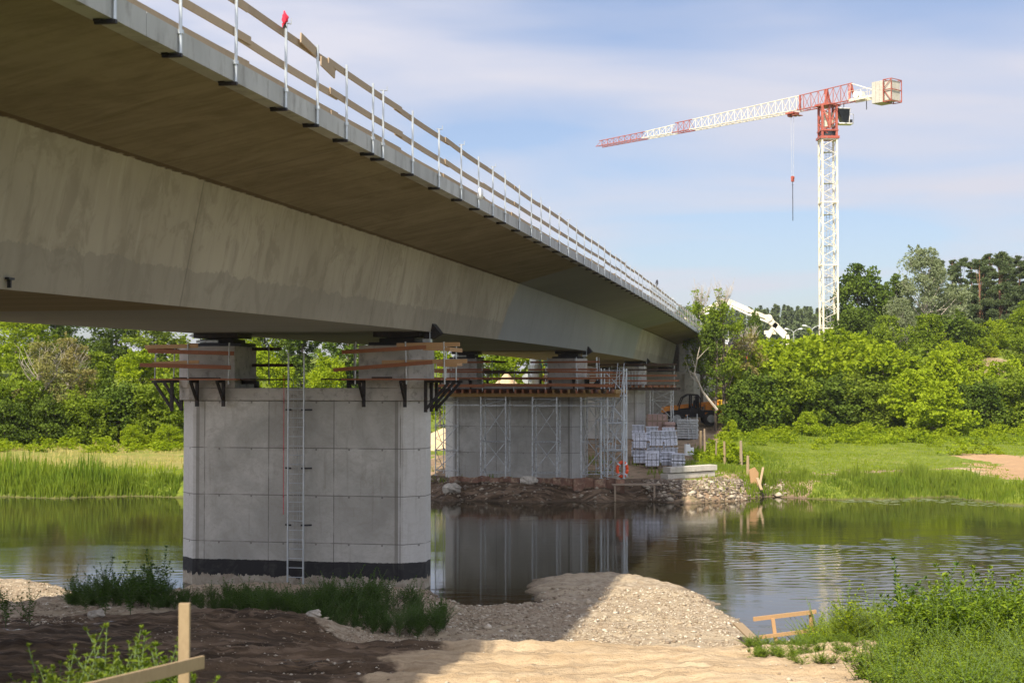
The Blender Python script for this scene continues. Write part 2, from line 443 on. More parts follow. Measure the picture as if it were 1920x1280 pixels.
M['yellow'] = simple('yellow_paint', (0.80, 0.50, 0.03), 0.5, 0, 0.15, 2)

GR = (0.060, 0.125, 0.012); GY = (0.150, 0.225, 0.016); GD = (0.018, 0.050, 0.010)
M['leaf_bright'] = leaf_mat('bright_leaves', (0.200, 0.300, 0.012), (0.390, 0.460, 0.020), (0.300, 0.390, 0.016), 0.45)
M['leaf_maple'] = leaf_mat('yellow_green_leaves', (0.240, 0.340, 0.012), (0.420, 0.500, 0.025), (0.330, 0.430, 0.020), 0.45)
M['leaf_mid'] = leaf_mat('mid_green_leaves', (0.110, 0.190, 0.012), (0.290, 0.370, 0.024), (0.200, 0.250, 0.034), 0.4)
M['leaf_dark'] = leaf_mat('dark_green_leaves', (0.045, 0.090, 0.012), (0.160, 0.225, 0.025), (0.120, 0.170, 0.022), 0.3)
M['leaf_silver'] = leaf_mat('grey_green_willow_leaves', (0.190, 0.240, 0.120), (0.310, 0.350, 0.200), (0.240, 0.280, 0.130), 0.35)
M['leaf_olive'] = leaf_mat('olive_drying_leaves', (0.190, 0.210, 0.050), (0.330, 0.300, 0.110), (0.330, 0.230, 0.090), 0.35)
M['needle'] = leaf_mat('pine_needles', (0.080, 0.125, 0.050), (0.150, 0.190, 0.075), (0.120, 0.150, 0.060), 0.2)
M['grass'] = leaf_mat('meadow_grass', (0.175, 0.245, 0.015), (0.290, 0.350, 0.025), (0.230, 0.300, 0.025), 0.45)
M['reed'] = leaf_mat('reed_blades', (0.080, 0.160, 0.012), (0.260, 0.330, 0.030), (0.170, 0.220, 0.035), 0.4)
M['straw'] = leaf_mat('dry_grass', (0.42, 0.36, 0.12), (0.56, 0.46, 0.19), (0.40, 0.38, 0.12), 0.35)
M['weed'] = leaf_mat('weed_leaves', (0.110, 0.200, 0.014), (0.300, 0.380, 0.026), (0.200, 0.290, 0.022), 0.35)
M['weed_dark'] = leaf_mat('shade_painted_weed_leaves', (0.045, 0.105, 0.018), (0.110, 0.190, 0.030), (0.080, 0.150, 0.025), 0.35)  # darker weed green, the shade at the pier foot put into the colour
M['stem'] = simple('green_stem', (0.09, 0.14, 0.04), 0.8, 0, 0.3, 5)

# ---------------------------------------------------------------- terrain
def W0(px, py):
    p = P(px, py, 1.0); k = EYE / (EYE - p.z)
    return (p.x * k, k)
NEAR_SHORE = [(-200, 38.5)] + [W0(*q) for q in [
    (-500, 1090), (-200, 1082), (0, 1094), (100, 1099), (135, 1108), (148, 1125), (200, 1137), (270, 1130), (330, 1112), (350, 1104),
    (600, 1106), (800, 1110), (835, 1128), (880, 1139), (940, 1141), (1000, 1138), (1008, 1118), (990, 1098), (1005, 1088),
    (1060, 1080), (1165, 1076), (1230, 1084), (1280, 1104), (1335, 1130), (1370, 1162), (1395, 1190), (1430, 1214),
    (1500, 1216), (1560, 1190), (1640, 1168), (1720, 1160), (1850, 1150), (2100, 1140), (2600, 1130)]] + [(200, 38)]
FAR_SHORE = [(-300, 74)] + [W0(*q) for q in [
    (-700, 930), (-300, 934), (0, 931), (120, 934), (250, 930), (350, 933), (600, 935), (790, 932), (830, 941), (870, 938), (930, 940), (1000, 943),
    (1080, 939), (1130, 942), (1190, 938), (1240, 941), (1290, 944), (1340, 941), (1390, 938), (1440, 930), (1500, 934), (1580, 937),
    (1680, 936), (1780, 931), (1830, 938), (1880, 945), (1960, 950), (2200, 955), (2700, 950)]] + [(300, 70)]

def smooth(a, b, x):
    t = np.clip((x - a) / (b - a), 0, 1); return t * t * (3 - 2 * t)

def shore_y(line, X):
    xs = np.array([p[0] for p in line]); ys = np.array([p[1] for p in line])
    return np.interp(X, xs, ys)

def poly_sd(line, X, Y, far):
    """signed distance to the shoreline, positive on land"""
    best = np.full(X.shape, 1e9)
    for (x0, y0), (x1, y1) in zip(line[:-1], line[1:]):
        dx, dy = x1 - x0, y1 - y0
        t = np.clip(((X - x0) * dx + (Y - y0) * dy) / (dx * dx + dy * dy + 1e-12), 0, 1)
        best = np.minimum(best, (X - x0 - t * dx) ** 2 + (Y - y0 - t * dy) ** 2)
    d = np.sqrt(best)
    # inside test by crossing count along +Y
    cnt = np.zeros(X.shape, dtype=np.int32)
    for (x0, y0), (x1, y1) in zip(line[:-1], line[1:]):
        if x0 == x1: continue
        m = ((X >= x0) & (X < x1)) | ((X >= x1) & (X < x0))
        yc = y0 + (X - x0) / (x1 - x0) * (y1 - y0)
        cnt += (m & (Y < yc)).astype(np.int32)
    inside = (cnt % 2) == 1
    if far: inside = ~inside
    return np.where(inside, d, -d)

_rs = np.random.RandomState(5)
_K = [( _rs.uniform(-1, 1, 2), _rs.uniform(0, 6.28)) for _ in range(40)]
def wav(X, Y, scale, n=8, off=0):
    r = 0
    for i in range(n):
        k, ph = _K[(i + off) % 40]
        q = (1.0 + 0.55 * i)
        r = r + np.sin((k[0] * X + k[1] * Y) * q / scale * 2 * math.pi + ph + 1.7 * np.sin((k[1] * X - k[0] * Y) / scale * q * 2.3 + ph)) / q
    return r / 2.2

def height(X, Y):
    X = np.asarray(X, dtype=float); Y = np.asarray(Y, dtype=float)
    nsd = poly_sd(NEAR_SHORE, X, Y, False); fsd = poly_sd(FAR_SHORE, X, Y, True)
    nsd = nsd + 0.20 * wav(X, Y, 2.2, 8, 14) + 0.09 * wav(X, Y, .6, 8, 20); fsd = fsd + 0.22 * wav(X, Y, 3.0, 8, 22)
    # near bank
    pr = np.interp(Y, [-60, -2, 4, 8, 14, 20, 26.2, 27.6, 29, 33, 40], [5.2, 4.6, 4.2, 3.7, 2.75, 1.85, 1.38, 0.80, 0.42, 0.26, 0.20])
    pl = np.interp(Y, [-60, -2, 4, 8, 14, 20, 26, 31, 35, 40, 44], [5.2, 4.6, 4.2, 3.7, 2.75, 1.90, 1.40, 1.00, 0.60, 0.30, 0.22])
    w = smooth(-6.5, -2.0, X)
    h = pl * (1 - w) + pr * w
    h = h + 0.05 * wav(X, Y, 5.0) + 0.022 * wav(X, Y, 1.3, 8, 9)
    # wheel ruts that run along the bank
    rut = smooth(17, 19, Y) * (1 - smooth(26, 28, Y))
    h = h + rut * 0.075 * np.sin(Y * 4.2 + 0.18 * X + 0.8 * np.sin(X * 0.35)) + rut * 0.022 * np.sin(Y * 11 + 0.3 * X + 2 * wav(X, Y, 3)) + 0.022 * wav(X, Y, 0.55, 8, 12)
    for c0, dep in ((20.7, .05), (22.6, .06), (23.9, .045), (25.4, .05)):          # wheel tracks of lorries
        dy = Y - (c0 + 0.05 * X + 0.25 * np.sin(X * 0.28 + c0)); h = h + rut * dep * (-np.exp(-(dy / .17) ** 2) + .55 * np.exp(-((np.abs(dy) - .33) / .12) ** 2)) * (0.75 + 0.35 * np.sin(X * 0.9 + c0 * 3))
    h = h + smooth(27, 29, Y) * (0.035 * wav(X, Y, 2.4, 8, 25) + 0.02 * wav(X, Y, .9, 8, 30))
    h = h + 0.40 * np.exp(-((X + 4.0) ** 2 / 2.2 + (Y - 30.3) ** 2 / 1.6)) + 0.30 * np.exp(-((X + 6.6) ** 2 / 6 + (Y - 30.6) ** 2 / 1.0))
    h = h + 0.30 * np.exp(-((X + 14.5) ** 2 / 30 + (Y - 33.5) ** 2 / 3.0))
    hn = np.where(nsd > 0, h * smooth(-0.4, 0.9, nsd) , np.maximum(nsd * 0.35, -1.6))
    hn = np.where(nsd > 0, np.maximum(hn, 0.03), hn)
    # far bank
    s = X * CA - Y * SA; t = X * SA + Y * CA
    f0 = np.interp(fsd, [0, 0.6, 1.5, 3, 8, 15, 30, 52, 75, 300], [0, 0.42, 0.80, 0.95, 1.12, 1.35, 1.6, 2.2, 3.0, 5.0])
    right = smooth(6, 40, X) ; hill = np.interp(Y, [0, 125, 140, 160, 185, 230, 600], [0, 0, 0.8, 1.6, 2.2, 3.0, 9.0])
    f0 = f0 + right * hill + smooth(38, 56, X) * np.interp(Y, [0, 118, 140, 165, 185, 600], [0, 0, 2.5, 5.5, 6.5, 7])
    f0 = f0 + (1 - smooth(-30, -8, X)) * np.interp(Y, [0, 108, 135, 200, 600], [0, 0, 2.5, 6.0, 9.0])
    # approach embankment behind the abutment
    e = smooth(139.5, 141, t) * (1 - smooth(8.0, 16.5, np.abs(s + 14.1)))
    f0 = f0 * (1 - e) + 9.9 * e
    f0 = f0 + smooth(2, 8, fsd) * (0.10 * wav(X, Y, 9) + 0.05 * wav(X, Y, 2.5, 8, 7))
    hf = np.where(fsd > 0, np.maximum(f0, 0.02), np.maximum(fsd * 0.35, -1.6))
    return np.where(Y < 55, hn, hf), nsd, fsd, s, t

def gz(x, y):
    return float(height(np.array([x]), np.array([y]))[0][0])

def build_ground():
    kf = np.concatenate([np.geomspace(6, 0.34, 26)[:-1] * -1, np.linspace(-0.34, 0.34, 560), np.geomspace(0.34, 6, 26)[1:]])
    yr = np.concatenate([np.arange(-19.5, 10, 0.8), np.arange(10, 45, 0.085), np.arange(45, 71, 0.9), np.arange(71, 100, 0.16),
                         np.arange(100, 150, 0.5), np.arange(150, 260, 2.5), np.geomspace(262, 1090, 30)])
    K, YY = np.meshgrid(kf, yr)
    XX = K * (YY + 20)
    H, nsd, fsd, s, t = height(XX, YY)
    H = np.where(YY > 600, H, H)
    V = np.stack([XX.ravel(), YY.ravel(), H.ravel()], 1)
    R, C = XX.shape
    i = np.arange(R - 1)[:, None] * C + np.arange(C - 1)[None, :]
    FI = np.stack([i, i + 1, i + C + 1, i + C], -1).reshape(-1, 4)
    me = fast_mesh('ground', V, 4, FI)
    near = YY < 55
    wob = 0.6 * wav(XX, YY, 3.0, 8, 3)
    under = 1 - smooth(-0.8, 0.8, XX + 1.2 + (28 - YY) * 0.11 + smooth(28, 30, YY) * 3.2 + wob * 0.8)
    gravel = np.where(near, smooth(26.6, 28.6, YY + wob * 0.6 + (1 - smooth(-6, -2, XX)) * -3.5), 0)
    mud = np.where(near, under * (1 - smooth(31.0, 33.0, YY + wob)) * smooth(10, 16, YY), 0)
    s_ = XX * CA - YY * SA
    mud = np.maximum(mud, np.where(near, 0, 0.62 * (1 - smooth(2.4, 4.5, fsd + 0.5 * wav(XX, YY, 3))) * (1 - smooth(-6.0, -5.0, s_)) * smooth(-24, -22, s_)))  # far bank under the bridge: its shade put into the colour as mud
    grass_n = np.where(near, smooth(6.0, 8.5, XX + wob) * smooth(0.0, 1.0, 33 - YY + 0.0 * XX), 0) * smooth(5.2, 8.2, XX + wob * 1.2)
    grass_n = np.maximum(grass_n, np.where(near, 1 - smooth(11, 15, YY + wob), 0))
    wobf = 3.0 * wav(XX, YY, 11, 8, 5) + 1.2 * wav(XX, YY, 3.5, 8, 8)
    dirt = np.where(near, 0, (1 - smooth(-5.8, -4.2, s + wobf * 0.22)) * smooth(-23.5, -21.0, s + wobf * 0.3))
    stony = np.where(near, 0, (1 - smooth(1.2, 2.6, fsd + wobf * 0.15)) * (1 - smooth(-0.8, 0.4, s + wobf * 0.2)) * smooth(-24, -22, s))
    bare = np.where(near, 0, smooth(27.0, 29.5, XX + wobf * 0.7) * smooth(1.0, 2.5, fsd) * (1 - smooth(15, 20, fsd + wobf * 0.5)))
    hillp = np.where(near, 0, np.exp(-((XX - 50.5) ** 2 / 9 + (YY - 150) ** 2 / 90)) * 1.8).clip(0, 1); dirt = np.maximum(dirt, hillp)
    shore_dirt = np.where(near, 0, (1 - smooth(2.0, 3.4, fsd + wobf * 0.2)) * (1 - smooth(0.0, 1.5, s + wobf * 0.3)) * smooth(-24, -22, s)); dirt = np.maximum(dirt, shore_dirt);
    track_ = np.where(near, 0, smooth(6, 12, XX) * np.exp(-((fsd - 5.2 - 0.6 * wobf) ** 2) / 0.35) * 0.75); dirt = np.maximum(dirt, track_)
    bare = np.maximum(bare, np.where(near, 0, (1 - smooth(-12, -9, -np.abs(XX + 5) * 1.0 - 4)) * 0))
    straw = np.where(near, 0, smooth(5.0, 8.0, fsd + wobf * 0.3) * (1 - smooth(24, 29, fsd)) * (1 - smooth(-21, -17, XX + wobf)) * 0.9)
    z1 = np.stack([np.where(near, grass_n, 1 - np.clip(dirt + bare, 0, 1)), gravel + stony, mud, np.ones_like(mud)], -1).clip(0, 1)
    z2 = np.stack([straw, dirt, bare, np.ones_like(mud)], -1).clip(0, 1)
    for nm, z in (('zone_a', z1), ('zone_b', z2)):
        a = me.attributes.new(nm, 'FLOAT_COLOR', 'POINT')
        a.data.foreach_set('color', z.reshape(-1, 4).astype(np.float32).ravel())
    k = NT('ground_soil')
    A = k.n('ShaderNodeAttribute', attribute_name='zone_a'); Bn = k.n('ShaderNodeAttribute', attribute_name='zone_b')
    sa = k.n('ShaderNodeSeparateColor'); k.L.new(A.outputs['Color'], sa.inputs[0])
    sb = k.n('ShaderNodeSeparateColor'); k.L.new(Bn.outputs['Color'], sb.inputs[0])
    ob = k.tc.outputs['Object']
    n_big = k.noise(ob, 0.5, 5, 0.6, 0.5); n_mid = k.noise(ob, 2.5, 6, 0.65); n_f = k.noise(ob, 18, 5, 0.7)
    track = k.noise(k.mapv(ob, (0.35, 2.6, 1), rot=(0, 0, 0.06)), 1.3, 6, 0.65, 0.5)
    def edge(x, lo=0.42, hi=0.58):
        return k.ramp(k.math('ADD', x, k.math('MULTIPLY', k.math('SUBTRACT', n_mid, 0.5), 0.7)), lo, hi)
    c = k.mix(k.ramp(track, 0.32, 0.68), (0.37, 0.265, 0.155), (0.60, 0.465, 0.30))
    c = k.mix(k.math('MULTIPLY', k.ramp(n_f, 0.5, 0.75), 0.35), c, (0.26, 0.19, 0.12))
    streak = k.noise(k.mapv(ob, (0.5, 7.0, 1), rot=(0, 0, 0.05)), 1.1, 6, 0.7, 0.8)
    c = k.mix(k.math('MULTIPLY', k.ramp(streak, 0.52, 0.66), 0.45), c, (0.29, 0.20, 0.115))
    c = k.mix(k.math('MULTIPLY', k.ramp(streak, 0.46, 0.34), 0.35), c, (0.68, 0.55, 0.38))
    vor = k.n('ShaderNodeTexVoronoi'); vor.inputs['Scale'].default_value = 11; k.L.new(ob, vor.inputs['Vector'])
    vs = k.n('ShaderNodeSeparateColor'); k.L.new(vor.outputs['Color'], vs.inputs[0])
    gv = k.mix(vs.outputs[0], (0.29, 0.225, 0.15), (0.50, 0.42, 0.31))
    gv = k.mix(k.math('MULTIPLY', k.ramp(n_mid, 0.45, 0.62), 0.8), gv, (0.36, 0.275, 0.185))
    gv = k.mix(k.math('MULTIPLY', k.ramp(k.noise(k.mapv(ob, (0.3, 1.0, 1), rot=(0, 0, -0.35)), 1.0, 6, 0.7, 0.8), 0.50, 0.60), 0.7), gv, (0.50, 0.41, 0.28))
    c = k.mix(edge(sa.outputs[1]), c, gv)
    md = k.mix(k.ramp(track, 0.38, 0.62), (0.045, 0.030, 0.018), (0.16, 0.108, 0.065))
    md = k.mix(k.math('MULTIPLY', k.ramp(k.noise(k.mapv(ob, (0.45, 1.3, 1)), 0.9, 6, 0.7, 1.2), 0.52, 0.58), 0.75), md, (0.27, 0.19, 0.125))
    mud_shade = edge(sa.outputs[2])
    gr = k.mix(k.ramp(n_mid, 0.35, 0.65), (0.100, 0.145, 0.018), (0.200, 0.240, 0.026))
    gr = k.mix(k.math('MULTIPLY', k.ramp(n_big, 0.55, 0.7), 0.4), gr, (0.27, 0.26, 0.08))
    c = k.mix(edge(sa.outputs[0]), c, gr)
    c = k.mix(k.math('MULTIPLY', edge(sb.outputs[0]), 0.85), c, k.mix(k.ramp(n_big, 0.35, 0.65), (0.30, 0.25, 0.08), (0.19, 0.21, 0.035)))
    dt = k.mix(k.ramp(n_big, 0.35, 0.65), (0.24, 0.16, 0.10), (0.40, 0.29, 0.19))
    dt = k.mix(k.math('MULTIPLY', k.ramp(n_mid, 0.50, 0.60), 0.55), dt, (0.12, 0.13, 0.05))
    c = k.mix(edge(sb.outputs[1]), c, dt)
    c = k.mix(mud_shade, c, md)
    c = k.mix(edge(sb.outputs[2]), c, k.mix(n_mid, (0.46, 0.31, 0.17), (0.36, 0.22, 0.12)))
    # damp margin along the waterline
    so = k.n('ShaderNodeSeparateXYZ'); k.L.new(ob, so.inputs[0])
    damp = k.math('SUBTRACT', 1.0, k.ramp(k.math('ADD', so.outputs[2], k.math('MULTIPLY', k.math('SUBTRACT', n_mid, 0.5), 0.10)), 0.05, 0.13))
    c = k.mix(k.math('MULTIPLY', damp, 0.6), c, (0.10, 0.075, 0.05))
    # puddled wet streaks in the mud
    wet = k.math('MULTIPLY', mud_shade, k.ramp(k.noise(k.mapv(ob, (0.5, 1.5, 1)), 0.9, 5, 0.7, 1.0), 0.61, 0.64))
    rough = k.math('SUBTRACT', 0.95, k.math('MULTIPLY', wet, 0.75))
    hgt = k.math('ADD', k.math('MULTIPLY', n_f, 0.5), k.math('ADD', n_mid, k.math('MULTIPLY', track, 1.2)))
    hgt = k.math('MULTIPLY', hgt, k.math('SUBTRACT', 1.0, k.math('MULTIPLY', wet, 0.9)))
    k.bump(hgt, 1.0, 0.09)
    k.fin(c, rough, 0, 0.2)
    o = link('ground', me, k.m, smooth=True)
    tag(o, kind='structure')
build_ground()

def build_water():
    xs = np.concatenate([[-900, -200, -60], np.arange(-27, 27, 0.17), [60, 200, 900]]); ys = np.concatenate([[12, 24], np.arange(30, 64, 0.085), [100]])
    X, Y = np.meshgrid(xs, ys)
    # the current: rippled water in mid river, calm water along the far bank and in the lee of the spit
    wob = 2.6 * wav(X, Y * 1.5, 14, 8, 2)
    right = smooth(4.5, 9.0, X + wob) * (1 - smooth(55.5, 58.5, Y + wob * 0.8)); left = (1 - smooth(-13, -9, X + wob)) * (1 - smooth(45, 49, Y + wob))
    m = np.maximum(right, left * 0.8) * np.clip(0.75 + 0.5 * wav(X, Y * 2.5, 9, 8, 11), 0.15, 1.2) * (1 - smooth(60, 62, Y)) * smooth(30, 31, Y) * (np.abs(X) < 26.5)
    Z = 0; r_ = np.random.RandomState(6)
    for q in range(26):
        lam = r_.uniform(0.22, 0.75); th = math.pi / 2 + r_.normal() * 0.33; kx, ky = math.cos(th) / lam * 2 * math.pi, math.sin(th) / lam * 2 * math.pi
        Z = Z + lam * 0.0021 * np.sin(kx * X + ky * Y + r_.uniform(0, 6.28) + 0.8 * wav(X, Y, 6, 6, q))
    V = np.stack([X.ravel(), Y.ravel(), (Z * m).ravel()], 1); R, C = X.shape
    i_ = np.arange(R - 1)[:, None] * C + np.arange(C - 1)[None, :]
    me = fast_mesh('water', V, 4, np.stack([i_, i_ + 1, i_ + C + 1, i_ + C], -1).reshape(-1, 4))
    k = NT('river_water')
    ob = k.tc.outputs['Object']
    w1 = k.noise(k.mapv(ob, (0.5, 1.6, 1)), 1.1, 3, 0.5)
    w2 = k.noise(k.mapv(ob, (1.6, 5.0, 1)), 1.6, 4, 0.6)
    calm = k.ramp(k.noise(k.mapv(ob, (0.05, 0.16, 1), rot=(0, 0, 0.12)), 1.0, 4, 0.6, 0.8), 0.48, 0.62)
    amp = k.math('ADD', k.math('MULTIPLY', calm, 0.25), 0.08)
    h = k.math('ADD', k.math('MULTIPLY', w1, 0.4), k.math('MULTIPLY', w2, amp))
    bn = k.n('ShaderNodeBump'); bn.inputs['Strength'].default_value = 0.20; bn.inputs['Distance'].default_value = 0.05
    k.L.new(h, bn.inputs['Height'])
    sh = k.ramp(k.noise(k.mapv(ob, (0.03, 0.06, 1)), 1.0, 3), 0.35, 0.65)
    col = k.mix(sh, (0.016, 0.017, 0.008), (0.045, 0.032, 0.013))
    k.fin(col, 0.035, 0, 0.5)
    k.b.inputs['IOR'].default_value = 1.42
    # boost of the mirror part near grazing comes from the Fresnel of the dielectric itself
    k.L.new(bn.outputs[0], k.b.inputs['Normal'])
    tag(link('water', me, k.m, smooth=True), kind='structure')
build_water()

# ---------------------------------------------------------------- the bridge
def zb(t):                       # underside of the box girder above the water
    return EYE + 0.9976 + 0.015848 * t - 0.00009395 * t * t
def mir(s): return -28.2 - s
def sweep(name, section, mat, parent, t0, t1, step, closed=True, uvv=None):
    """section: list of (s, dz); uvv: v per section point"""
    ts = np.linspace(t0, t1, int((t1 - t0) / step) + 1); n = len(section)
    vs = []; fs = []; uv = []
    org = parent.location if parent else Vector()
    for i, t in enumerate(ts):
        for (s, dz) in section: vs.append((s, t, zb(t) + dz))
    m = n if closed else n - 1
    for i in range(len(ts) - 1):
        for k_ in range(m):
            k2 = (k_ + 1) % n
            fs.append((i*n+k_, i*n+k2, (i+1)*n+k2, (i+1)*n+k_))
            v0 = uvv[k_]; v1 = uvv[k_ + 1] if k_ + 1 < len(uvv) else uvv[0]
            uv += [(ts[i], v0), (ts[i], v1), (ts[i+1], v1), (ts[i+1], v0)]
    if closed:
        fs.append(tuple(range(n))); uv += [(0, 50)] * n
        fs.append(tuple(range((len(ts)-1)*n, len(ts)*n))[::-1]); uv += [(0, 50)] * n
    me = bpy.data.meshes.new(name); me.from_pydata(vs, [], fs); me.update()
    l = me.uv_layers.new(name='sec')
    l.data.foreach_set('uv', np.array(uv, dtype=np.float32).ravel())
    o = link(name, me, mat, parent)
    return o
BT0, BT1 = -24.0, 139.4
bridge = thing('bridge', 'long unfinished concrete box girder road bridge crossing the river', 'bridge', (0, 0, 0), -ALPHA)
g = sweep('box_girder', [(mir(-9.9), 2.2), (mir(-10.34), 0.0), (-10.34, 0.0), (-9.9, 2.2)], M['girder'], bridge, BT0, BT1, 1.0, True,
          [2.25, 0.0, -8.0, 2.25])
# uv: v rises 0..2.25 up both webs, runs below 0 across the bottom flange
me = g.data; l = me.uv_layers['sec']
for p in me.polygons:
    if len(p.vertices) != 4: continue
    n_ = p.normal
    for li in p.loop_indices:
        co = me.vertices[me.loops[li].vertex_index].co
        if abs(n_.z) > 0.9: l.data[li].uv = (co.y, -0.5 - (co.x + 20) * 1.0 if n_.z < 0 else -30)
        else: l.data[li].uv = (co.y, co.z - zb(co.y))
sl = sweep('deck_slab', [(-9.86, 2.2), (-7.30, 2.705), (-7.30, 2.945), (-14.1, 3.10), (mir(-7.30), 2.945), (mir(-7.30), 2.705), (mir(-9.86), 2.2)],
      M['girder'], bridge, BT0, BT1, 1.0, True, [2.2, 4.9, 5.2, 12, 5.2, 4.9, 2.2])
me = sl.data; l = me.uv_layers['sec']
for p in me.polygons:
    for li in p.loop_indices:
        co = me.vertices[me.loops[li].vertex_index].co
        d = min(abs(co.x + 9.86), abs(co.x - mir(-9.86)))
        l.data[li].uv = (co.y, 2.2 + d * 1.05)
for sd in (1, -1):
    x0, x1 = (-7.30, -7.05) if sd == 1 else (mir(-7.05), mir(-7.30))
    ts = np.arange(BT0, BT1, 3.9)
    mb = MB()
    for i, t in enumerate(ts):
        t2 = min(t + 3.885, BT1)
        n0 = len(mb.v)
        mb.box(x0 + 0.002, t, 0, x1, t2, 1)
        for j in range(n0, n0 + 8):
            x, y, z = mb.v[j]
            mb.v[j] = (x, y, zb(y) + (2.70 if z < .5 else 2.98))
    mb.build('edge_beam', M['fascia'], bridge)
# cross diaphragm faces seen at the end of the girder
# drain stub near the left frame edge
mb = MB(); mb.box(-10.30, 17.6, zb(17.7) + 0.13, -10.24, 17.75, zb(17.7) + 0.16); mb.box(-10.30, 17.66, zb(17.7) + 0.02, -10.25, 17.69, zb(17.7) + 0.16)
mb.build('drain_bracket', M['dark_steel'], bridge)

# guard rail on the right-hand edge
rail = thing('guard_railing', 'temporary guard railing of steel posts and timber boards along the bridge edge', 'railing', (0, 0, 0), -ALPHA)
def t_of(px, s=-7.05):
    x_ = (px - 1463) / F
    Y = s / (CA * x_)
    return (Y + s * SA) / CA
post_px = [205, 330, 435, 530, 590, 645, 695, 714, 770, 820, 862, 895, 922, 945, 972]
post_t = [t_of(p) for p in post_px]
t = post_t[-1] + 1.9
while t < 136: post_t.append(t); t += 1.9 + 0.25 * math.sin(t * 3.1)
rnd = random.Random(3)
for i, t in enumerate([post_t[0] - 3.6, post_t[0] - 1.8] + post_t):
    z = zb(t) + 2.70
    mb = MB()
    tilt = rnd.uniform(-0.012, 0.012)
    mb.tube((-7.02, t, z - 0.05), (-7.02, t + tilt * 1.2, z + 1.22), 0.021)
    mb.tube((-7.02, t, z + 0.22), (-7.02, t, z + 0.27), 0.04)
    k_ = rnd.choice([0, 1, 2])
    if k_ == 0: mb.tube((-7.07, t - .03, z + 1.22), (-6.96, t + .05, z + 1.22), 0.010, n=4); mb.tube((-6.96, t + .05, z + 1.22), (-6.96, t + .05, z + 1.30), 0.008, n=4)
    if k_ == 1: mb.tube((-7.02, t, z + 1.2), (-7.03, t, z + 1.33), 0.010, n=4)
    po = mb.build('post', M['galv'], rail)
    mb = MB(); mb.box(-7.25, t - 0.025, z - 0.055, -7.0, t + 0.025, z - 0.012); mb.box(-7.25, t - 0.045, z - 0.03, -7.17, t + 0.045, z - 0.003)
    mb.build('bracket', M['black_steel'], po)
prev = [0, 0, 0]
for row, (lo, hi) in enumerate([(0.30, 0.45), (0.60, 0.71), (1.05, 1.16)]):
    t = 6.0; k_ = 0
    while t < 136:
        ln = 4.0 + rnd.uniform(-.1, .2)
        off = [-7.20, -7.075, -7.075][row] - (0.026 if k_ % 2 else 0)
        a = rnd.uniform(-0.025, 0.025) * (1 if t > 14 else .5); b = rnd.uniform(-0.025, 0.025); sag = rnd.uniform(-0.03, 0.005)
        mb = MB(); n = 5; pts = []
        t2 = min(t + ln, 136.5)
        for j in range(n):
            q = j / (n - 1); tt = t - 0.22 + (t2 - t + 0.44) * q
            zc = zb(tt) + 2.70 + (lo + hi) / 2 + a * (1 - q) + b * q + sag * 4 * q * (1 - q)
            for dx, dz in ((-.012, -1), (.012, -1), (.012, 1), (-.012, 1)): pts.append((off + dx, tt, zc + dz * (hi - lo) / 2))
        fs = [(3, 2, 1, 0), (4*n-4, 4*n-3, 4*n-2, 4*n-1)]
        for j in range(n - 1):
            for c_ in range(4): fs.append((4*j+c_, 4*j+(c_+1) % 4, 4*j+4+(c_+1) % 4, 4*j+4+c_))
        mb.add(pts, fs); mb.build('board', M['rail_board'], rail)
        t += ln; k_ += 1
# short lapped off-cuts nailed across joints
for px_, z_ in ((575, 1.17), (612, 1.02)):
    t = t_of(px_)
    mb = MB(); mb.bar((-7.045, t - .35, zb(t) + 2.70 + z_ - .0), (-7.045, t + .35, zb(t) + 2.70 + z_ - .06), 0.022, 0.15); mb.build('offcut_board', M['rail_board'], rail)

t = t_of(529); z = zb(t) + 2.70 + 1.2
def blob(mb, c, r, seed, sub=2, amp=0.25):
    """irregular rounded lump"""
    rr = random.Random(seed); n, m = 10, 7; c = Vector(c); r = Vector(r); vs = []; fs = []
    ph = [rr.uniform(0, 6.28) for _ in range(4)]
    for i in range(1, m):
        for j in range(n):
            a = math.pi * i / m; b = 2 * math.pi * j / n
            d = Vector((math.sin(a) * math.cos(b), math.sin(a) * math.sin(b), math.cos(a)))
            q = 1 + amp * (math.sin(3 * d.x + ph[0]) * math.sin(4 * d.y + ph[1]) + 0.6 * math.sin(7 * d.z + 5 * d.x + ph[2]) * 0.6)
            vs.append(c + Vector((d.x * r.x, d.y * r.y, d.z * r.z)) * q)
    top = len(vs); vs.append(c + Vector((0, 0, r.z))); bot = len(vs); vs.append(c - Vector((0, 0, r.z)))
    for i in range(m - 2):
        for j in range(n): fs.append((i*n+j, (i+1)*n+j, (i+1)*n+(j+1) % n, i*n+(j+1) % n))
    for j in range(n):
        fs.append((top, j, (j+1) % n)); fs.append((bot, (m-2)*n+(j+1) % n, (m-2)*n+j))
    mb.add(vs, fs)
rg = thing('cloth_rag', 'red rag tied on top of a guard railing post', 'rag', B(-7.03, t, z), -ALPHA)
mb = MB(); blob(mb, (0, 0, 0.09), (0.045, 0.05, 0.075), 3, amp=.45); blob(mb, (-0.02, 0.01, 0.0), (0.03, 0.03, 0.05), 6, amp=.45); mb.build('cloth', M['cloth_red'], rg, smooth=True)
mb = MB(); mb.tube((-.02, 0, -.06), (.012, 0.0, .05), .02); mb.tube((.02, 0, -.05), (-.01, 0.0, .03), .012); mb.build('knot', M['black_steel'], rg)
t = t_of(895)
mb = MB(); blob(mb, (0, 0, 0), (0.07, 0.10, 0.13), 9, amp=.3)
bg = mb.build('plastic_bag', M['plastic_white'], None, smooth=True); bg.location = B(-6.98, t, zb(t) + 2.70 + 0.33)
tag(bg, 'white plastic bag hung at the bridge edge by a railing post', 'bag')
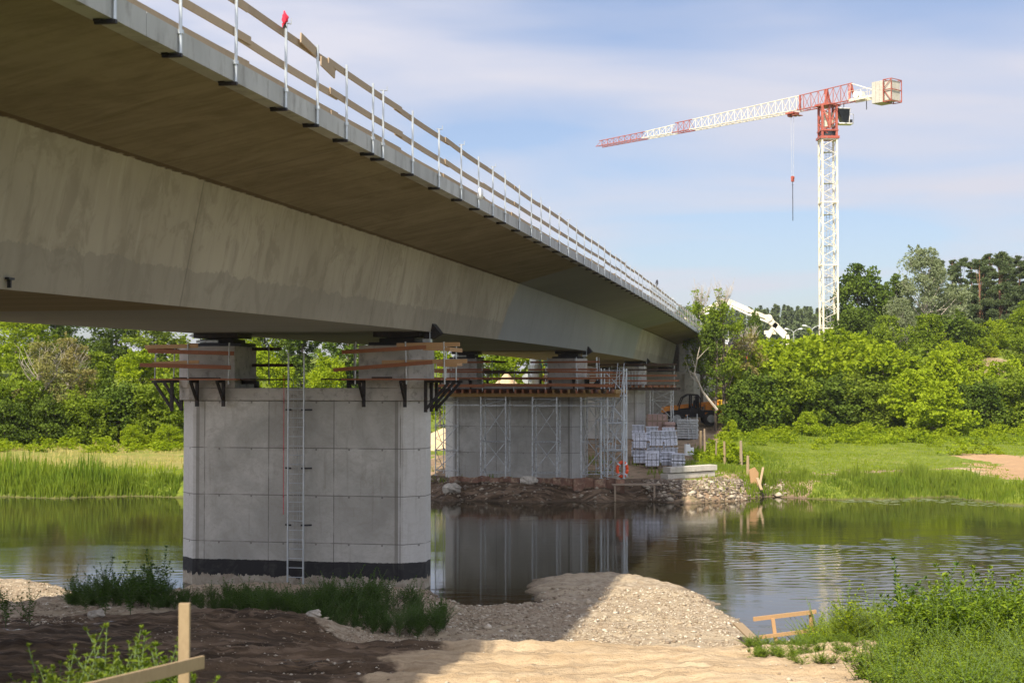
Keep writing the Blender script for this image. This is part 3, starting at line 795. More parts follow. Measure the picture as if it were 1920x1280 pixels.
# black bird on the top board
t = t_of(1233); z = zb(t) + 2.70 + 1.17
bd = thing('bird', 'black bird perched on the top railing board', 'bird', B(-7.08, t, z), -ALPHA)
mb = MB(); mb.path([(0, -.30, .05), (0, -.16, .12), (0, 0, .2), (0, .1, .30), (0, .16, .39), (0, .2, .42)], [.02, .05, .085, .075, .05, .03], 8)
mb.path([(0, .2, .42), (0, .3, .40)], [.022, .004], 6); mb.tube((.02, 0, 0), (.02, .02, .16), .008, n=4); mb.tube((-.02, 0, 0), (-.02, .02, .16), .008, n=4)
mb.build('body', M['bird'], bd, smooth=True)
# wire fence panels standing near the far end of the deck
fp = None
fence_lab = ['first wire fence panel at the far end of the bridge deck', 'second wire fence panel at the far end of the bridge deck', 'third wire fence panel at the far end of the bridge deck',
             'fourth wire fence panel, nearest the pump boom on the bridge deck']
for i, t in enumerate((86, 91, 96, 101)):
    z = zb(t) + 2.98
    r = thing('site_fence', fence_lab[i], 'fence panel', B(-7.7, t, z), -ALPHA, 'wire fence panels on the far end of the deck')
    mb = MB(); h = 1.35
    for y in (0, 4.6): mb.tube((0, y, 0), (0, y, h + .1), .03)
    mb.tube((0, 0, h), (0, 4.6, h), .025); mb.tube((0, 0, .08), (0, 4.6, .08), .025); mb.build('frame', M['galv'], r)
    mb = MB()
    for j in range(19): mb.tube((0, .23 * (j + 1), .08), (0, .23 * (j + 1), h), .012, n=4)
    for zz_ in (.4, .75, 1.05): mb.tube((0, 0, zz_), (0, 4.6, zz_), .012, n=4)
    mb.build('mesh_wires', M['galv'], r)
r = thing('barrier', 'white and red striped barrier standing at the far bridge end', 'barrier', B(-7.9, 107, zb(107) + 2.98), -ALPHA)
mb = MB(); mb.box(-.03, 0, .3, .03, 2.6, .75); mb.box(-.03, 0, .95, .03, 2.6, 1.25); mb.build('panel', M['white'], r)
mb = MB()
for j in range(4): mb.box(-.035, .2 + .65 * j, .32, .035, .45 + .65 * j, .73)
mb.build('stripes', M['red'], r)
mb = MB(); mb.bar((0, .2, 0), (0, .2, 1.7), .06, .06); mb.bar((0, 2.4, 0), (0, 2.4, 1.5), .06, .06); mb.build('post', M['galv'], r)

# ---------------------------------------------------------------- piers, bearings, ladder
PT = [41.1, 76.3, 111.5]
PL = ['nearest concrete pier, with black band at its foot', 'second concrete pier on the far bank, behind shoring towers', 'third concrete pier, farthest and in deepest shade']
BL = ['left', 'right']
def hexa(s0, s1, t0, d, a):
    return [(s0 + a, t0), (s1 - a, t0), (s1, t0 + a), (s1, t0 + d - a), (s1 - a, t0 + d), (s0 + a, t0 + d), (s0, t0 + d - a), (s0, t0 + a)]
for i, t0 in enumerate(PT):
    base = 0.0 if i == 0 else gz(*B(-14.4, t0, 0)[:2])
    pr = thing('bridge_pier', PL[i], 'pier', B(-14.4, t0 + .87, base), -ALPHA, 'concrete bridge piers')
    org = (-14.4, t0 + .87, base)
    mb = MB(org); mb.prism(hexa(-18.25, -10.5, t0, 1.75, .55), base - 0.9, 5.63); w = mb.build('wall', M['pier' if i == 0 else 'pier_far'], pr, bevel=.015)
    mb = MB(org); mb.prism(hexa(-18.36, -10.40, t0 - .08, 1.91, .55), 5.632, 6.0); mb.build('cap', M['cap'], pr, bevel=.012)
    for (s0, s1, lf) in ((-18.34, -16.34, 1), (-12.42, -10.42, 0)):
        a = .45
        poly = [(s0 + a, t0 - .06), (s1, t0 - .06), (s1, t0 + 1.75), (s0 + a, t0 + 1.75), (s0, t0 + 1.3), (s0, t0 + .39)] if lf else \
               [(s0, t0 - .06), (s1 - a, t0 - .06), (s1, t0 + .39), (s1, t0 + 1.3), (s1 - a, t0 + 1.75), (s0, t0 + 1.75)]
        mb = MB(org); mb.prism(poly, 6.003, 7.28 + (zb(t0) - zb(41)) ); mb.build('column', M['cap'], pr, bevel=.012)
    ct = 7.28 + (zb(t0) - zb(41))
    for k_, sc in enumerate((-17.1, -11.35)):
        if i == 2 and k_ == 0: pass
        lab = ['black bridge bearing on the %s column of the nearest pier', 'black bridge bearing on the %s column of the second pier', 'black bridge bearing on the %s column of the third pier'][i] % BL[k_]
        br = thing('bridge_bearing', lab, 'bearing', B(sc, t0 + .85, ct), -ALPHA, 'bridge bearings')
        H = zb(t0 + .8) - ct
        mb = MB(); mb.box(-.85, -.62, .003, .85, .62, .10); mb.build('base_plate', M['dark_steel'], br, bevel=.01)
        mb = MB(); mb.box(-.55, -.5, .103, .55, .5, H * .55); mb.tube((0, 0, H * .5), (0, 0, H * .75), .48, n=20); mb.build('bearing_block', M['black_steel'], br, bevel=.01)
        mb = MB(); mb.box(-.72, -.60, H * .62, .72, .60, H + .0 if k_ == 0 else H); mb.build('top_plate', M['black_steel'], br, bevel=.01)
        if k_ == 1:
            mb = MB(); mb.side_prism([(.80, H * .5), (1.02, H * .5), (1.30, H * .9), (1.02, H + .30), (.90, H + .30), (1.04, H * .95), (.80, H * .95)], -.35, .15); mb.build('wedge_bracket', M['black_steel'], br)
            mb = MB(); mb.tube((1.0, -.4, H + .42), (1.0, -.4, H * .3), .012); mb.box(.75, -.3, .10, 1.0, -.1, .2); mb.build('gauge_rod', M['galv'], br)
        else:
            mb = MB(); mb.side_prism([(-.74, H * .62), (-.92, H * .8), (-.74, H)], -.5, .1); mb.box(-.6, -.66, .11, .1, -.62, .19); mb.build('side_lug', M['galv_dull'], br)
# access ladder on the nearest pier
ld = thing('ladder', 'long aluminium ladder fixed to the front of the nearest pier', 'ladder', B(-14.3, 40.82, 0), -ALPHA)
for x in (-.245, .245):
    mb = MB(); mb.box(x - .018, -.03, .15, x + .018, .03, 7.06); mb.build('rail', M['galv'], ld)
mb = MB()
for j in range(21): mb.tube((-.23, 0, .35 + j * .28), (.23, 0, .35 + j * .28), .013)
mb.tube((-.23, 0, 7.0), (.23, 0, 7.0), .01, n=4); mb.build('rungs', M['galv'], ld)
mb = MB()
for x in (-.1, .03, .1): mb.tube((x, .06, 1.2), (x, .06, 6.2), .006, n=4)
for j in range(36): mb.tube((-.2, .06, 1.2 + j * .14), (.2, .06, 1.2 + j * .14), .004, n=4)
mb.build('cage_wires', M['galv_dull'], ld)
for zc in (5.35, 1.9, 3.6):
    mb = MB(); mb.bar((.16, .0, zc), (.46, .14, zc), .05, .05); mb.bar((-.16, 0, zc), (-.36, .14, zc), .05, .05); mb.build('wall_bracket', M['dark_steel'], ld)
mb = MB(); mb.tube((-.42, .1, 2.2), (-.42, .1, 6.4), .008, n=4); mb.build('cable', M['cloth_red'], ld)

# ---------------------------------------------------------------- work platforms round the column heads
def platform(label, s0, s1, t0, zf, side, group, mats, ext=0.78, far=False):
    """ring of planks on brackets round a column (s0..s1), front at t0"""
    org = ((s0 + s1) / 2, t0, zf)
    r = thing('work_platform', label, 'work platform', B(*org), -ALPHA, group)
    rr = random.Random(int(abs(s0) * 77 + t0))
    o = 1 if side == 'right' else -1                       # outer side
    W = s1 - s0; x0, x1 = -W / 2, W / 2
    # planks: front run, back run, outer run, inner run
    for j in range(3):
        mb = MB(); y = -.12 - .25 * (j + 1)
        e0 = (ext if o > 0 else .38) + rr.uniform(-.05, .12); e1 = ext + rr.uniform(-.05, .15)
        mb.box(x0 - (e0 if o < 0 else .25 + rr.uniform(0, .2)), y, 0, x1 + (e1 if o > 0 else .25 + rr.uniform(0, .2)), y + .235, .045)
        mb.build('deck_plank', M[mats[0]], r)
    for j in range(2):
        mb = MB(); xx = (x1 + .06 + .3 * j) if o > 0 else (x0 - .31 - .3 * j)
        mb.box(xx, -.1, .002, xx + .28, 2.3, .047); mb.build('deck_plank', M[mats[0]], r)
        xi = (x0 - .36 - .3 * j) if o > 0 else (x1 + .06 + .3 * j)
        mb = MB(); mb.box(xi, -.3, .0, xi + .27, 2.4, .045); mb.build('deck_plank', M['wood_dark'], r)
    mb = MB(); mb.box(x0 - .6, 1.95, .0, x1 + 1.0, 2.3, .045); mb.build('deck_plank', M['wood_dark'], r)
    # steel brackets: front ones and the outer diagonals
    def brk(a, out, dr):
        mb = MB(); a = Vector(a); d = Vector(dr)
        mb.bar(a + Vector((0, 0, -.03)), a + d * out + Vector((0, 0, -.05)), .07, .08)
        mb.bar(a + d * .03 + Vector((0, 0, 0)), a + d * .03 + Vector((0, 0, -.95 if out > .6 else -.8)), .09, .09, (0, 1, 0))
        mb.bar(a + d * .05 + Vector((0, 0, -.85 if out > .6 else -.6)), a + d * (out - .08) + Vector((0, 0, -.08)), .07, .08)
        mb.build('bracket', M['black_steel'], r)
    for x in ((x0 + .84, x1 - .31) if o < 0 else (x0 + .2, x1 - .53)): brk((x, -.1, 0), .58, (0, -1, 0))
    xo = x1 + .03 if o > 0 else x0 - .03
    brk((xo, .05, 0), .68 if o < 0 else .8, (o, 0, 0)); brk((xo, .75, 0), .68 if o < 0 else .8, (o, 0, 0))
    if o > 0: brk((xo, 1.4, 0), .85, (o, 0, 0))
    xi = x0 - .03 if o > 0 else x1 + .03
    mb = MB(); mb.box(min(xi, xi - o * .5), .5, -.12, max(xi, xi - o * .5), .7, -.01); mb.box(xi - o * .45 - .05, .5, -.45, xi - o * .45 + .05, .7, -.12); mb.build('bracket', M['black_steel'], r)
    # guard posts
    pp = [(x0 + .86, -.84), (x1 + .14, -.84)] if o < 0 else [(x0 + .15, -.84), (x1 - .29, -.84), (x1 + .85, -.84)]
    pp += [(xo + o * .62, 0.1), (xo + o * .62, 1.5), (xi - o * .55, 1.4)]
    for (x, y) in pp:
        mb = MB(); mb.tube((x, y, -.12), (x + rr.uniform(-.04, .04), y, 1.12), .022); mb.build('guard_post', M['galv_dull' if rr.random() < .5 else 'galv'], r)
    # guard boards (height above deck, x range)
    def brd(xa, xb, y, za, zc, mat, h=.11): 
        mb = MB(); mb.bar((xa, y, za), (xb, y + rr.uniform(-.05, .05), zc), .035, h); mb.build('guard_board', M[mat], r)
    return r, brd, x0, x1, org
ZF = 6.24
r, brd, x0, x1, _o = platform('timber work platform round the left column of the nearest pier', -18.34, -16.34, 41.04, ZF, 'left', 'work platforms on the nearest pier', ['wood_red'])
brd(x0 - .55, x0 + 1.15, -.80, 1.00, 1.03, 'wood_new', .12); brd(x0 - .42, x1 + .3, -.87, .88, .80, 'wood_red', .12)
brd(x0 - .3, x0 + 1.2, -.80, .50, .55, 'wood_new', .10); brd(x0 - .68, x1 + .22, -.87, .46, .38, 'wood_red', .12)
brd(x1 - .1, x1 + .95, 1.45, .98, .98, 'wood_dark', .10); brd(x1 - .1, x1 + 1.35, 1.45, .47, .47, 'wood_dark', .10); brd(x0 - .65, x0 - .65 - .03, 0, .5, .5, 'wood_red')
mb = MB(); mb.bar((x0 - .66, -.4, .95), (x0 - .66, 2.1, .95), .03, .11); mb.build('guard_board', M['wood_red'], r)
mb = MB(); mb.bar((x1 - .3, -.45, .06), (x0 + .3, -.6, .07), .2, .04); mb.build('loose_board', M['wood_dark'], r)
r, brd, x0, x1, _o = platform('timber work platform round the right column of the nearest pier', -12.42, -10.42, 41.04, ZF, 'right', 'work platforms on the nearest pier', ['wood_red'])
brd(x0 - .25, x1 + .3, -.87, .82, .96, 'wood_red', .11); brd(x0 + 1.4, x1 + 1.3, -.80, 1.02, 1.04, 'wood_new', .12); brd(x1 + .2, x1 + 1.0, -.84, .93, .90, 'wood_new', .12)
brd(x0 - .5, x1 + .5, -.87, .30, .52, 'wood_red', .11); brd(x0 + .95, x1 + 1.5, -.80, .52, .55, 'wood_new', .12); brd(x1 + .6, x1 + 1.2, -.76, .46, .44, 'wood_new', .12)
mb = MB(); mb.bar((x1 + .72, -.8, .92), (x1 + .72, 2.0, .92), .03, .12); mb.bar((x1 + .72, -.8, .5), (x1 + .72, 2.0, .5), .03, .12); mb.build('guard_board', M['wood_new'], r)
mb = MB(); mb.box(x0 + .55, -.5, .05, x0 + 1.1, -.2, .1); mb.build('loose_board', M['wood_dark'], r); mb = MB(); mb.bar((x0 - 1.45, 1.0, .03), (x0 + .2, 1.0, -.0), .3, .05); mb.build('loose_board', M['wood_dark'], r)

# ---------------------------------------------------------------- shoring towers and formwork decks
def tower(label, s0, s1, t0, t1, za, zc, group, mat='galv_dull', lift=1.9, name='shoring_tower', cross=True, fine=False):
    org = ((s0 + s1) / 2, (t0 + t1) / 2, za)
    r = thing(name, label, 'scaffold tower', B(*org), -ALPHA, group)
    X0, X1 = (s0 - s1) / 2, (s1 - s0) / 2; Y0, Y1 = (t0 - t1) / 2, (t1 - t0) / 2; H = zc - za
    for (x, y) in ((X0, Y0), (X1, Y0), (X0, Y1), (X1, Y1)):
        mb = MB(); mb.tube((x, y, 0), (x, y, H), .045 if not fine else .03)
        mb.box(x - .09, y - .09, 0.0, x + .09, y + .09, .02)
        q = lift
        while q < H - .3: mb.tube((x, y, q - .05), (x, y, q + .05), .055); q += lift
        mb.build('leg', M[mat], r)
    mb = MB(); q = lift
    zs = [.25]
    while q < H - .2: zs.append(q); q += lift
    zs.append(H - .12)
    for z_ in zs:
        for a, b in (((X0, Y0), (X1, Y0)), ((X0, Y1), (X1, Y1)), ((X0, Y0), (X0, Y1)), ((X1, Y0), (X1, Y1))):
            mb.tube((*a, z_), (*b, z_), .024, n=5)
    mb.build('ledgers', M[mat], r)
    mb = MB()
    for i in range(len(zs) - 1):
        a, b = zs[i], zs[i + 1]
        if cross or i % 2 == 0: mb.tube((X0, Y0, a), (X1, Y0, b), .026, n=5)
        if cross or i % 2 == 1: mb.tube((X1, Y1, a), (X0, Y1, b), .026, n=5)
        mb.tube((X1, Y0, a), (X1, Y1, b), .018, n=5); mb.tube((X0, Y1, a), (X0, Y0, b), .018, n=5)
        if fine:
            m_ = (a + b) / 2
            mb.tube((X1, Y0, a), (X0, Y0, m_), .012, n=4); mb.tube((X0, Y0, m_), (X1, Y0, b), .012, n=4)
    mb.build('braces', M[mat], r)
    return r
ZP = 5.38                        # underside of the formwork deck at the second pier
ST = 'shoring towers at the second pier'
T2 = PT[1]
gb = 1.08
tower('shoring tower left of the second pier, seen in the green gap', -18.6, -17.35, T2 - .3, T2 + 1.6, gb, ZP, ST, 'galv_dull', 1.35, fine=True)
tower('shoring tower in front of the left part of the second pier', -15.75, -14.4, T2 - 1.75, T2 - .6, gb, ZP, ST)
tower('shoring tower in front of the middle of the second pier', -12.95, -11.65, T2 - 1.75, T2 - .6, gb, ZP, ST)
tower('shoring tower at the right corner of the second pier', -10.35, -8.95, T2 - 1.75, T2 + .6, gb, ZP, ST)
fd = thing('formwork_deck', 'timber formwork deck on beams at the second pier head', 'formwork deck', B(-14, T2, ZP), -ALPHA, 'formwork decks at the pier heads')
mb = MB()
for y in (-1.7, -.75, 2.3): mb.bar((-5.0, y, .10), (5.7, y, .10), .12, .20)
mb.build('main_beams', M['wood_yel'], fd)
for j in range(26):
    x = -4.75 + j * .41
    mb = MB(); mb.box(x - .05, -2.05 - .02 * (j % 3), .205, x + .05, 2.6, .395); mb.build('joist', M['wood_yel' if j > 15 and j % 2 else 'wood_red'], fd)
for j in range(5):
    y = -2.0 + .27 * j
    mb = MB(); mb.box(-5.0 + .1 * (j % 2), y, .40, 5.5 - .13 * (j % 3), y + .25, .44); mb.build('deck_plank', M['wood_dark'], fd)
mb = MB(); mb.box(-5.0, 1.85, .40, 5.4, 2.5, .44); mb.build('deck_plank', M['wood_dark'], fd)
rr = random.Random(8)
for j, x in enumerate((-4.9, -3.3, -1.6, .1, 1.8, 3.5, 5.2)):
    for y in (-2.05, 2.5):
        mb = MB(); mb.tube((x, y, .3), (x + rr.uniform(-.03, .03), y, 1.55), .022); mb.build('guard_post', M['galv_dull'], fd)
for y in (-2.09, 2.54):
    for z_, h in ((.62, .16), (.98, .10), (1.32, .10)):
        xa = -5.1
        while xa < 5.2:
            xb = min(xa + 3.6, 5.5 + rr.uniform(-.2, .3))
            mb = MB(); mb.bar((xa, y, z_ + rr.uniform(-.03, .03)), (xb, y, z_ + rr.uniform(-.03, .03)), .03, h); mb.build('guard_board', M['wood_red' if rr.random() < .75 else 'wood_dark'], fd)
            xa += 3.5
mb = MB(); mb.bar((-5.05, -1.75, -.45), (5.3, -1.75, -.45), .05, .05); mb.build('tie_tube', M['galv_dull'], fd)
# narrow platforms round the second pier's columns
for (lab, a, b, sd) in (('timber work platform round the left column of the second pier', -18.34, -16.34, 'left'), ('timber work platform round the right column of the second pier', -12.42, -10.42, 'right')):
    r, brd, x0, x1, _o = platform(lab, a, b, T2 - .06, 6.38, sd, 'work platforms on the second pier', ['wood_red'])
    brd(x0 - .9, x1 + .9, -.86, .45, .47, 'wood_red', .10); brd(x0 - .8, x1 + .95, -.86, .85, .87, 'wood_red', .10)
    if sd == 'left':
        brd(x1, x1 + 1.3, 1.45, .95, .9, 'wood_dark', .12); brd(x1, x1 + 1.3, 1.45, .4, .4, 'wood_dark', .10)
tower('shoring tower behind the ladder tower, right of the second pier', -9.9, -8.5, T2 + .9, T2 + 2.6, gb + .1, ZP, ST, 'galv_dull', 1.45, fine=True)
# stair tower with ladders beside the second pier
stw = tower('tall ladder tower with caged ladders right of the second pier', -9.35, -8.15, T2 - 1.2, T2 + .2, gb, 6.9, None, 'galv', 1.45, 'ladder_tower')
mb = MB()
for j, (z_, x_) in enumerate(((0.05, -.2), (1.45, .25), (2.9, -.2), (4.35, .25))):
    for dx in (-.17, .17): mb.tube((x_ + dx, -.35, z_), (x_ + dx + .12, .1, z_ + 1.75), .018, n=4)
    for q in range(6): mb.tube((x_ - .17 + .12 * q / 6, -.35 + .075 * q, z_ + .3 * q), (x_ + .17 + .12 * q / 6, -.35 + .075 * q, z_ + .3 * q), .013, n=4)
mb.build('ladders', M['galv'], stw)
for z_ in (1.45, 2.9, 4.35):
    mb = MB(); mb.box(-.58, -.66, z_, .58, .66, z_ + .05); mb.build('landing', M['galv_dull'], stw)
# third pier: deck, tower
T3 = PT[2]; g3 = gz(*B(-9, T3, 0)[:2])
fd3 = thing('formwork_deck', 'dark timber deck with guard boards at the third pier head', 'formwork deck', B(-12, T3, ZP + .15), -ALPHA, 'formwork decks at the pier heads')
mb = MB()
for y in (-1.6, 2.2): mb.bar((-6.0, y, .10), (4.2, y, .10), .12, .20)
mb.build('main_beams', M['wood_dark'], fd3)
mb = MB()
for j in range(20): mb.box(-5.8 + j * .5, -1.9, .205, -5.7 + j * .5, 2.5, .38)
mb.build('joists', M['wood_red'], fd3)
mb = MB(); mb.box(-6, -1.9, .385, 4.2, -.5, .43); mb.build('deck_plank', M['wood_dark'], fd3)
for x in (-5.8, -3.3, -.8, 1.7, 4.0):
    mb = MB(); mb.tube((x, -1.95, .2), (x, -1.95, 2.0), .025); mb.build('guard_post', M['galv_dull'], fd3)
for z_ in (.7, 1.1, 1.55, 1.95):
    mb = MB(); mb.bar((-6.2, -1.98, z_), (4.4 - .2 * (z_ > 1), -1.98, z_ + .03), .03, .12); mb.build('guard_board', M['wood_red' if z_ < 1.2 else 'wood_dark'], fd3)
tower('shoring tower standing to the right of the third pier', -9.9, -8.3, T3 - 1.4, T3 + 1.0, g3, ZP + .15, None, 'galv_dull', 1.5)
t_ = thing('prop_stack', 'white and blue props stacked on the third pier head', 'props', B(-11.2, T3 - 1.2, ZP + .585), -ALPHA)
mb = MB()
for j in range(5): mb.tube((-.6 + .25 * j, 0, 0.02), (-.6 + .25 * j, .05, 1.0 + .1 * (j % 2)), .03)
mb.build('props', M['galv'], t_); mb = MB(); mb.tube((-.7, -.03, .5), (.6, -.03, .52), .02); mb.build('tie', M['teal'], t_)
# sheet piles and rubble in front of the second pier
sp_ = MB((-13.5, T2 - 1.95, 0)); x = -17.4; k_ = 0; pts = []
while x < -8.3:
    y = T2 - 1.95 + (.16 if k_ % 2 else -.16); pts += [(x, y), (x + .42, y)]; x += .56; k_ += 1
vs = []; fs = []
zr = random.Random(4)
for j, (x, y) in enumerate(pts):
    zt = 1.12 + .05 * math.sin(j * 1.3) + zr.uniform(-.02, .02)
    for q in (0, .03): vs += [(x, y + q, .1), (x, y + q, zt)]
for j in range(len(pts) - 1):
    a = 4 * j; fs += [(a, a+4, a+5, a+1), (a+6, a+2, a+3, a+7), (a+1, a+5, a+7, a+3)]
sp_.add(vs, fs); o = sp_.build('sheet_pile_wall', M['rust'], None); o.location = B(-13.5, T2 - 1.95, 0); o.rotation_euler.z = -ALPHA
tag(o, 'low rusty corrugated sheet pile wall at the foot of the second pier', 'sheet piling')

# ---------------------------------------------------------------- abutment
ab = thing('abutment', 'concrete end abutment with sloping wing wall under the bridge end', 'abutment', B(-14.1, 138.2, 0), -ALPHA)
zz0 = zb(137)
mb = MB(); mb.box(-5.2, 0, 1.0, 5.2, 2.2, zz0 - .45); mb.build('seat_wall', M['cap'], ab, bevel=.03)
mb = MB(); mb.box(-4.6, 1.3, zz0 - .44, 4.4, 2.2, zz0 + 2.2); mb.box(4.45, .3, zz0 - .44, 5.2, 2.2, zz0 + 2.3); mb.build('back_wall', M['cap'], ab, bevel=.03)
mb = MB(); mb.add([(5.0, -.3, 1.0), (5.9, -.3, 1.0), (5.9, -.3, zz0 - .5), (5.0, -.3, zz0 - .5), (11.5, 6.5, 1.0), (12.1, 6.0, 1.0), (12.1, 6.0, 5.0), (11.5, 6.5, 5.0)],
                  [(0,1,2,3), (1,5,6,2), (5,4,7,6), (4,0,3,7), (3,2,6,7), (0,4,5,1)]); mb.build('wing_wall', M['cap'], ab, bevel=.03)
mb = MB(); mb.box(5.25, 1.0, zz0 - .44, 7.0, 2.2, zz0 + 2.9); mb.build('parapet_block', M['cap'], ab, bevel=.03)
for k_, x in enumerate((-3.0, 2.9)):
    b_ = thing('bridge_bearing', 'black bearing of the abutment under the %s girder edge' % BL[k_], 'bearing', B(-14.1 + x, 138.7, zz0 - .45), -ALPHA, 'bridge bearings')
    mb = MB(); mb.box(-.6, -.4, .003, .6, .4, .1); mb.build('base_plate', M['dark_steel'], b_); mb = MB(); mb.box(-.45, -.35, .103, .45, .35, .44); mb.build('bearing_block', M['black_steel'], b_)

# ---------------------------------------------------------------- far bank, things on the ground
def on_ground(px, py, Y0):
    """walk along the view ray until it meets the ground, starting near distance Y0"""
    Y = Y0 - 12
    best = Y0
    while Y < Y0 + 25:
        p = P(px, py, Y)
        if p.z <= gz(p.x, Y): best = Y; break
        Y += .25
    p = P(px, py, best); return Vector((p.x, best, gz(p.x, best)))
# pallets of wrapped pavers
pal_lab = [
 ('wrapped paver pallet, front row far left at ground level', 1208, 853, 0), ('wrapped paver pallet with smooth white top, front row second from left', 1223, 853, 1),
 ('half unwrapped grey paver pallet in the front row behind the rightmost pallet', 1252, 855, 2), ('tilted wrapped paver pallet, rightmost in the front row', 1271, 858, 3)]
def pallet(label, pos, rz, hgt, mode, tilt=0):
    r = thing('paver_pallet', label, 'pallet of pavers', pos, rz, 'pallets of wrapped pavers under the bridge'); r.scale = (.76, .88, 1)
    if tilt: r.rotation_euler.y = tilt
    mb = MB(); 
    for x in (-.45, 0, .45): mb.box(x - .05, -.45, 0, x + .05, .45, .09)
    mb.box(-.52, -.48, .09, .52, .48, .12); mb.build('pallet', M['wood_old'], r)
    rows = 6; rh = (hgt - .12) / rows
    mb = MB(); q = random.Random(int(pos[0] * 10))
    for j in range(rows):
        for c_ in range(3):
            mb.box(-.47 + .315 * c_ + q.uniform(-.01, .01), -.46, .125 + j * rh, -.47 + .315 * c_ + .30, .46, .125 + (j + .94) * rh)
    mb.build('pavers', M['paver'], r)
    mb = MB()
    mb.box(-.52, -.5, .125 + rows * rh, .52, .5, .16 + rows * rh); 
    for x in (-.19, .17): mb.box(x - .02, -.505, .12, x + .02, -.475, .125 + rows * rh)
    for z_ in (.35, .62): mb.box(-.53, -.51, .12 + (hgt - .2) * z_, .53, -.475, .12 + (hgt - .2) * z_ + .08)
    mb.build('straps', M['wrap'], r)
    mb = MB()
    for x in (-.36, -.02, .33): mb.box(x - .012, -.515, .12, x + .012, -.50, hgt + .02)
    mb.box(-.535, -.52, .11 + hgt * .45, .535, -.50, .13 + hgt * .45); mb.build('black_straps', M['dark_steel'], r)
    if mode != 2:
        mb = MB(); hh = hgt * (.97 if mode == 1 else .62)
        for z_ in np.arange(.14, hh, .17):
            mb.box(-.50, -.485, z_, .50, .485, z_ + .15)
        mb.build('plastic_wrap', M['wrap'], r)
    return r
pallets = []
base_y = 88.0
grid = [(-.0, 0), (1.15, -.6), (2.1, .1), (3.05, -.5)]
px_list = [1208, 1223, 1252, 1271]
cols = [1209, 1237, 1262]
X_at = lambda px, Y: (px - 960) / F * Y
k_ = 0
PLB = {
 (0, 0): ['lower wrapped paver pallet at the left end of the front row', 'upper wrapped paver pallet at the left end of the front row'],
 (0, 1): ['lower wrapped paver pallet in the middle of the front row, with a smooth white top', None],
 (0, 2): ['grey paver pallet in the front row beside the leaning rightmost one', None],
 (0, 3): ['leaning wrapped paver pallet at the right end of the front row', None],
 (1, 1): ['lower paver pallet of the middle stack in the second row', 'upper paver pallet of the middle stack in the second row'],
 (1, 2): ['lower paver pallet of the right stack in the second row', 'crooked upper paver pallet of the right stack in the second row'],
 (2, 0): ['lower paver pallet of the left stack in the back row', 'upper paver pallet of the left stack in the back row'],
 (2, 1): ['lower paver pallet of the middle stack in the back row', 'upper paver pallet of the middle stack in the back row'],
 (2, 2): ['lower paver pallet of the right stack in the back row', 'upper paver pallet of the right stack in the back row']}
PPX = {(0, 0): (1199, 86.2), (0, 1): (1223, 83.9), (0, 2): (1252, 84.3), (0, 3): (1271, 83.2), (1, 1): (1229, 86.4), (1, 2): (1259, 86.6), (2, 0): (1196, 89.0), (2, 1): (1224, 89.6), (2, 2): (1253, 89.8)}
for key, (px, Y) in PPX.items():
    labs = PLB[key]; x = X_at(px, Y); z = gz(x, Y)
    q = random.Random(key[0] * 7 + key[1])
    pallet(labs[0], (x, Y, z - .01), -.1 + q.uniform(-.06, .06), 1.0 if key[0] else .85, {(0, 2): 2, (0, 3): 2, (0, 1): 1}.get(key, 0), .03 if key == (0, 3) else 0)
    if labs[1]:
        pallet(labs[1], (x + q.uniform(-.05, .05), Y, z + (1.0 if key[0] else .85) + .035), -.1 + q.uniform(-.06, .06), .98, q.choice([0, 1, 0]), -.08 if key == (1, 2) else 0)
# two white cable boxes
for j, (px, h, lab) in enumerate(((1288, .78, 'taller white plastic canister on the dirt edge beside the grass'), (1296, .55, 'shorter white plastic canister on the dirt edge beside the grass'))):
    x = X_at(px, 94.0); z = gz(x, 94)
    r = thing('canister', lab, 'canister', (x, 94 + j * .3, z), .2, 'white canisters')
    mb = MB(); mb.box(-.17, -.15, 0, .17, .15, h); mb.build('body', M['plastic_white'], r, bevel=.03); mb = MB(); mb.tube((.06, 0, h - .01), (.06, 0, h + .06), .05, n=10); mb.build('cap', M['dark_steel'], r)
# stack of grey formwork panels, pink crates
x = X_at(1289, 112); z = gz(x, 112)
r = thing('panel_stack', 'stack of grey steel formwork panels in front of the orange machine', 'panel stack', (x, 112, z), -.15)
for j in range(8):
    mb = MB(); mb.box(-.85 + .03 * (j % 3), -.7, .07 + j * .19, .8 + .04 * (j % 2), .7, .2 + j * .19); mb.box(-.8, -.66, .2 + j * .19, .76, .66, .225 + j * .19); mb.build('panel', M['galv_dull'], r)
mb = MB(); mb.bar((.12, -.75, 0), (-.02, -.74, 1.95), .09, .05); mb.bar((.5, -.75, 0), (.2, -.74, 1.7), .08, .05); mb.bar((.72, -.75, 0), (.76, -.74, 2.0), .08, .05); mb.build('leaning_posts', M['galv'], r)
x = X_at(1234, 110); z = gz(x, 110)
r = thing('crate_stack', 'tall stack of pinkish framed panels right of the third pier', 'crates', (x, 110, z), -.12)
for j, (z0_, h, w_) in enumerate(((0, 1.0, 1.0), (1.02, 1.0, .9))):
    mb = MB(); mb.box(-w_, -.6, z0_, w_ - .25 * j, .6, z0_ + h); mb.build('crate', M['pink'], r, bevel=.03)
    mb = MB()
    for q in range(5): mb.box(-w_ + .05 + q * .42 * w_, -.64, z0_ + .02, -w_ + .13 + q * .42 * w_, -.603, z0_ + h - .02)
    mb.box(-w_, -.66, z0_ + .45, w_ - .25 * j, -.64, z0_ + .55); mb.build('frame', M['wood_old'], r)
x = X_at(1254, 109); z = gz(x, 109)
r = thing('slab_stack', 'short stack of rounded concrete slabs beside the pinkish panels', 'slab stack', (x, 109, z), .1)
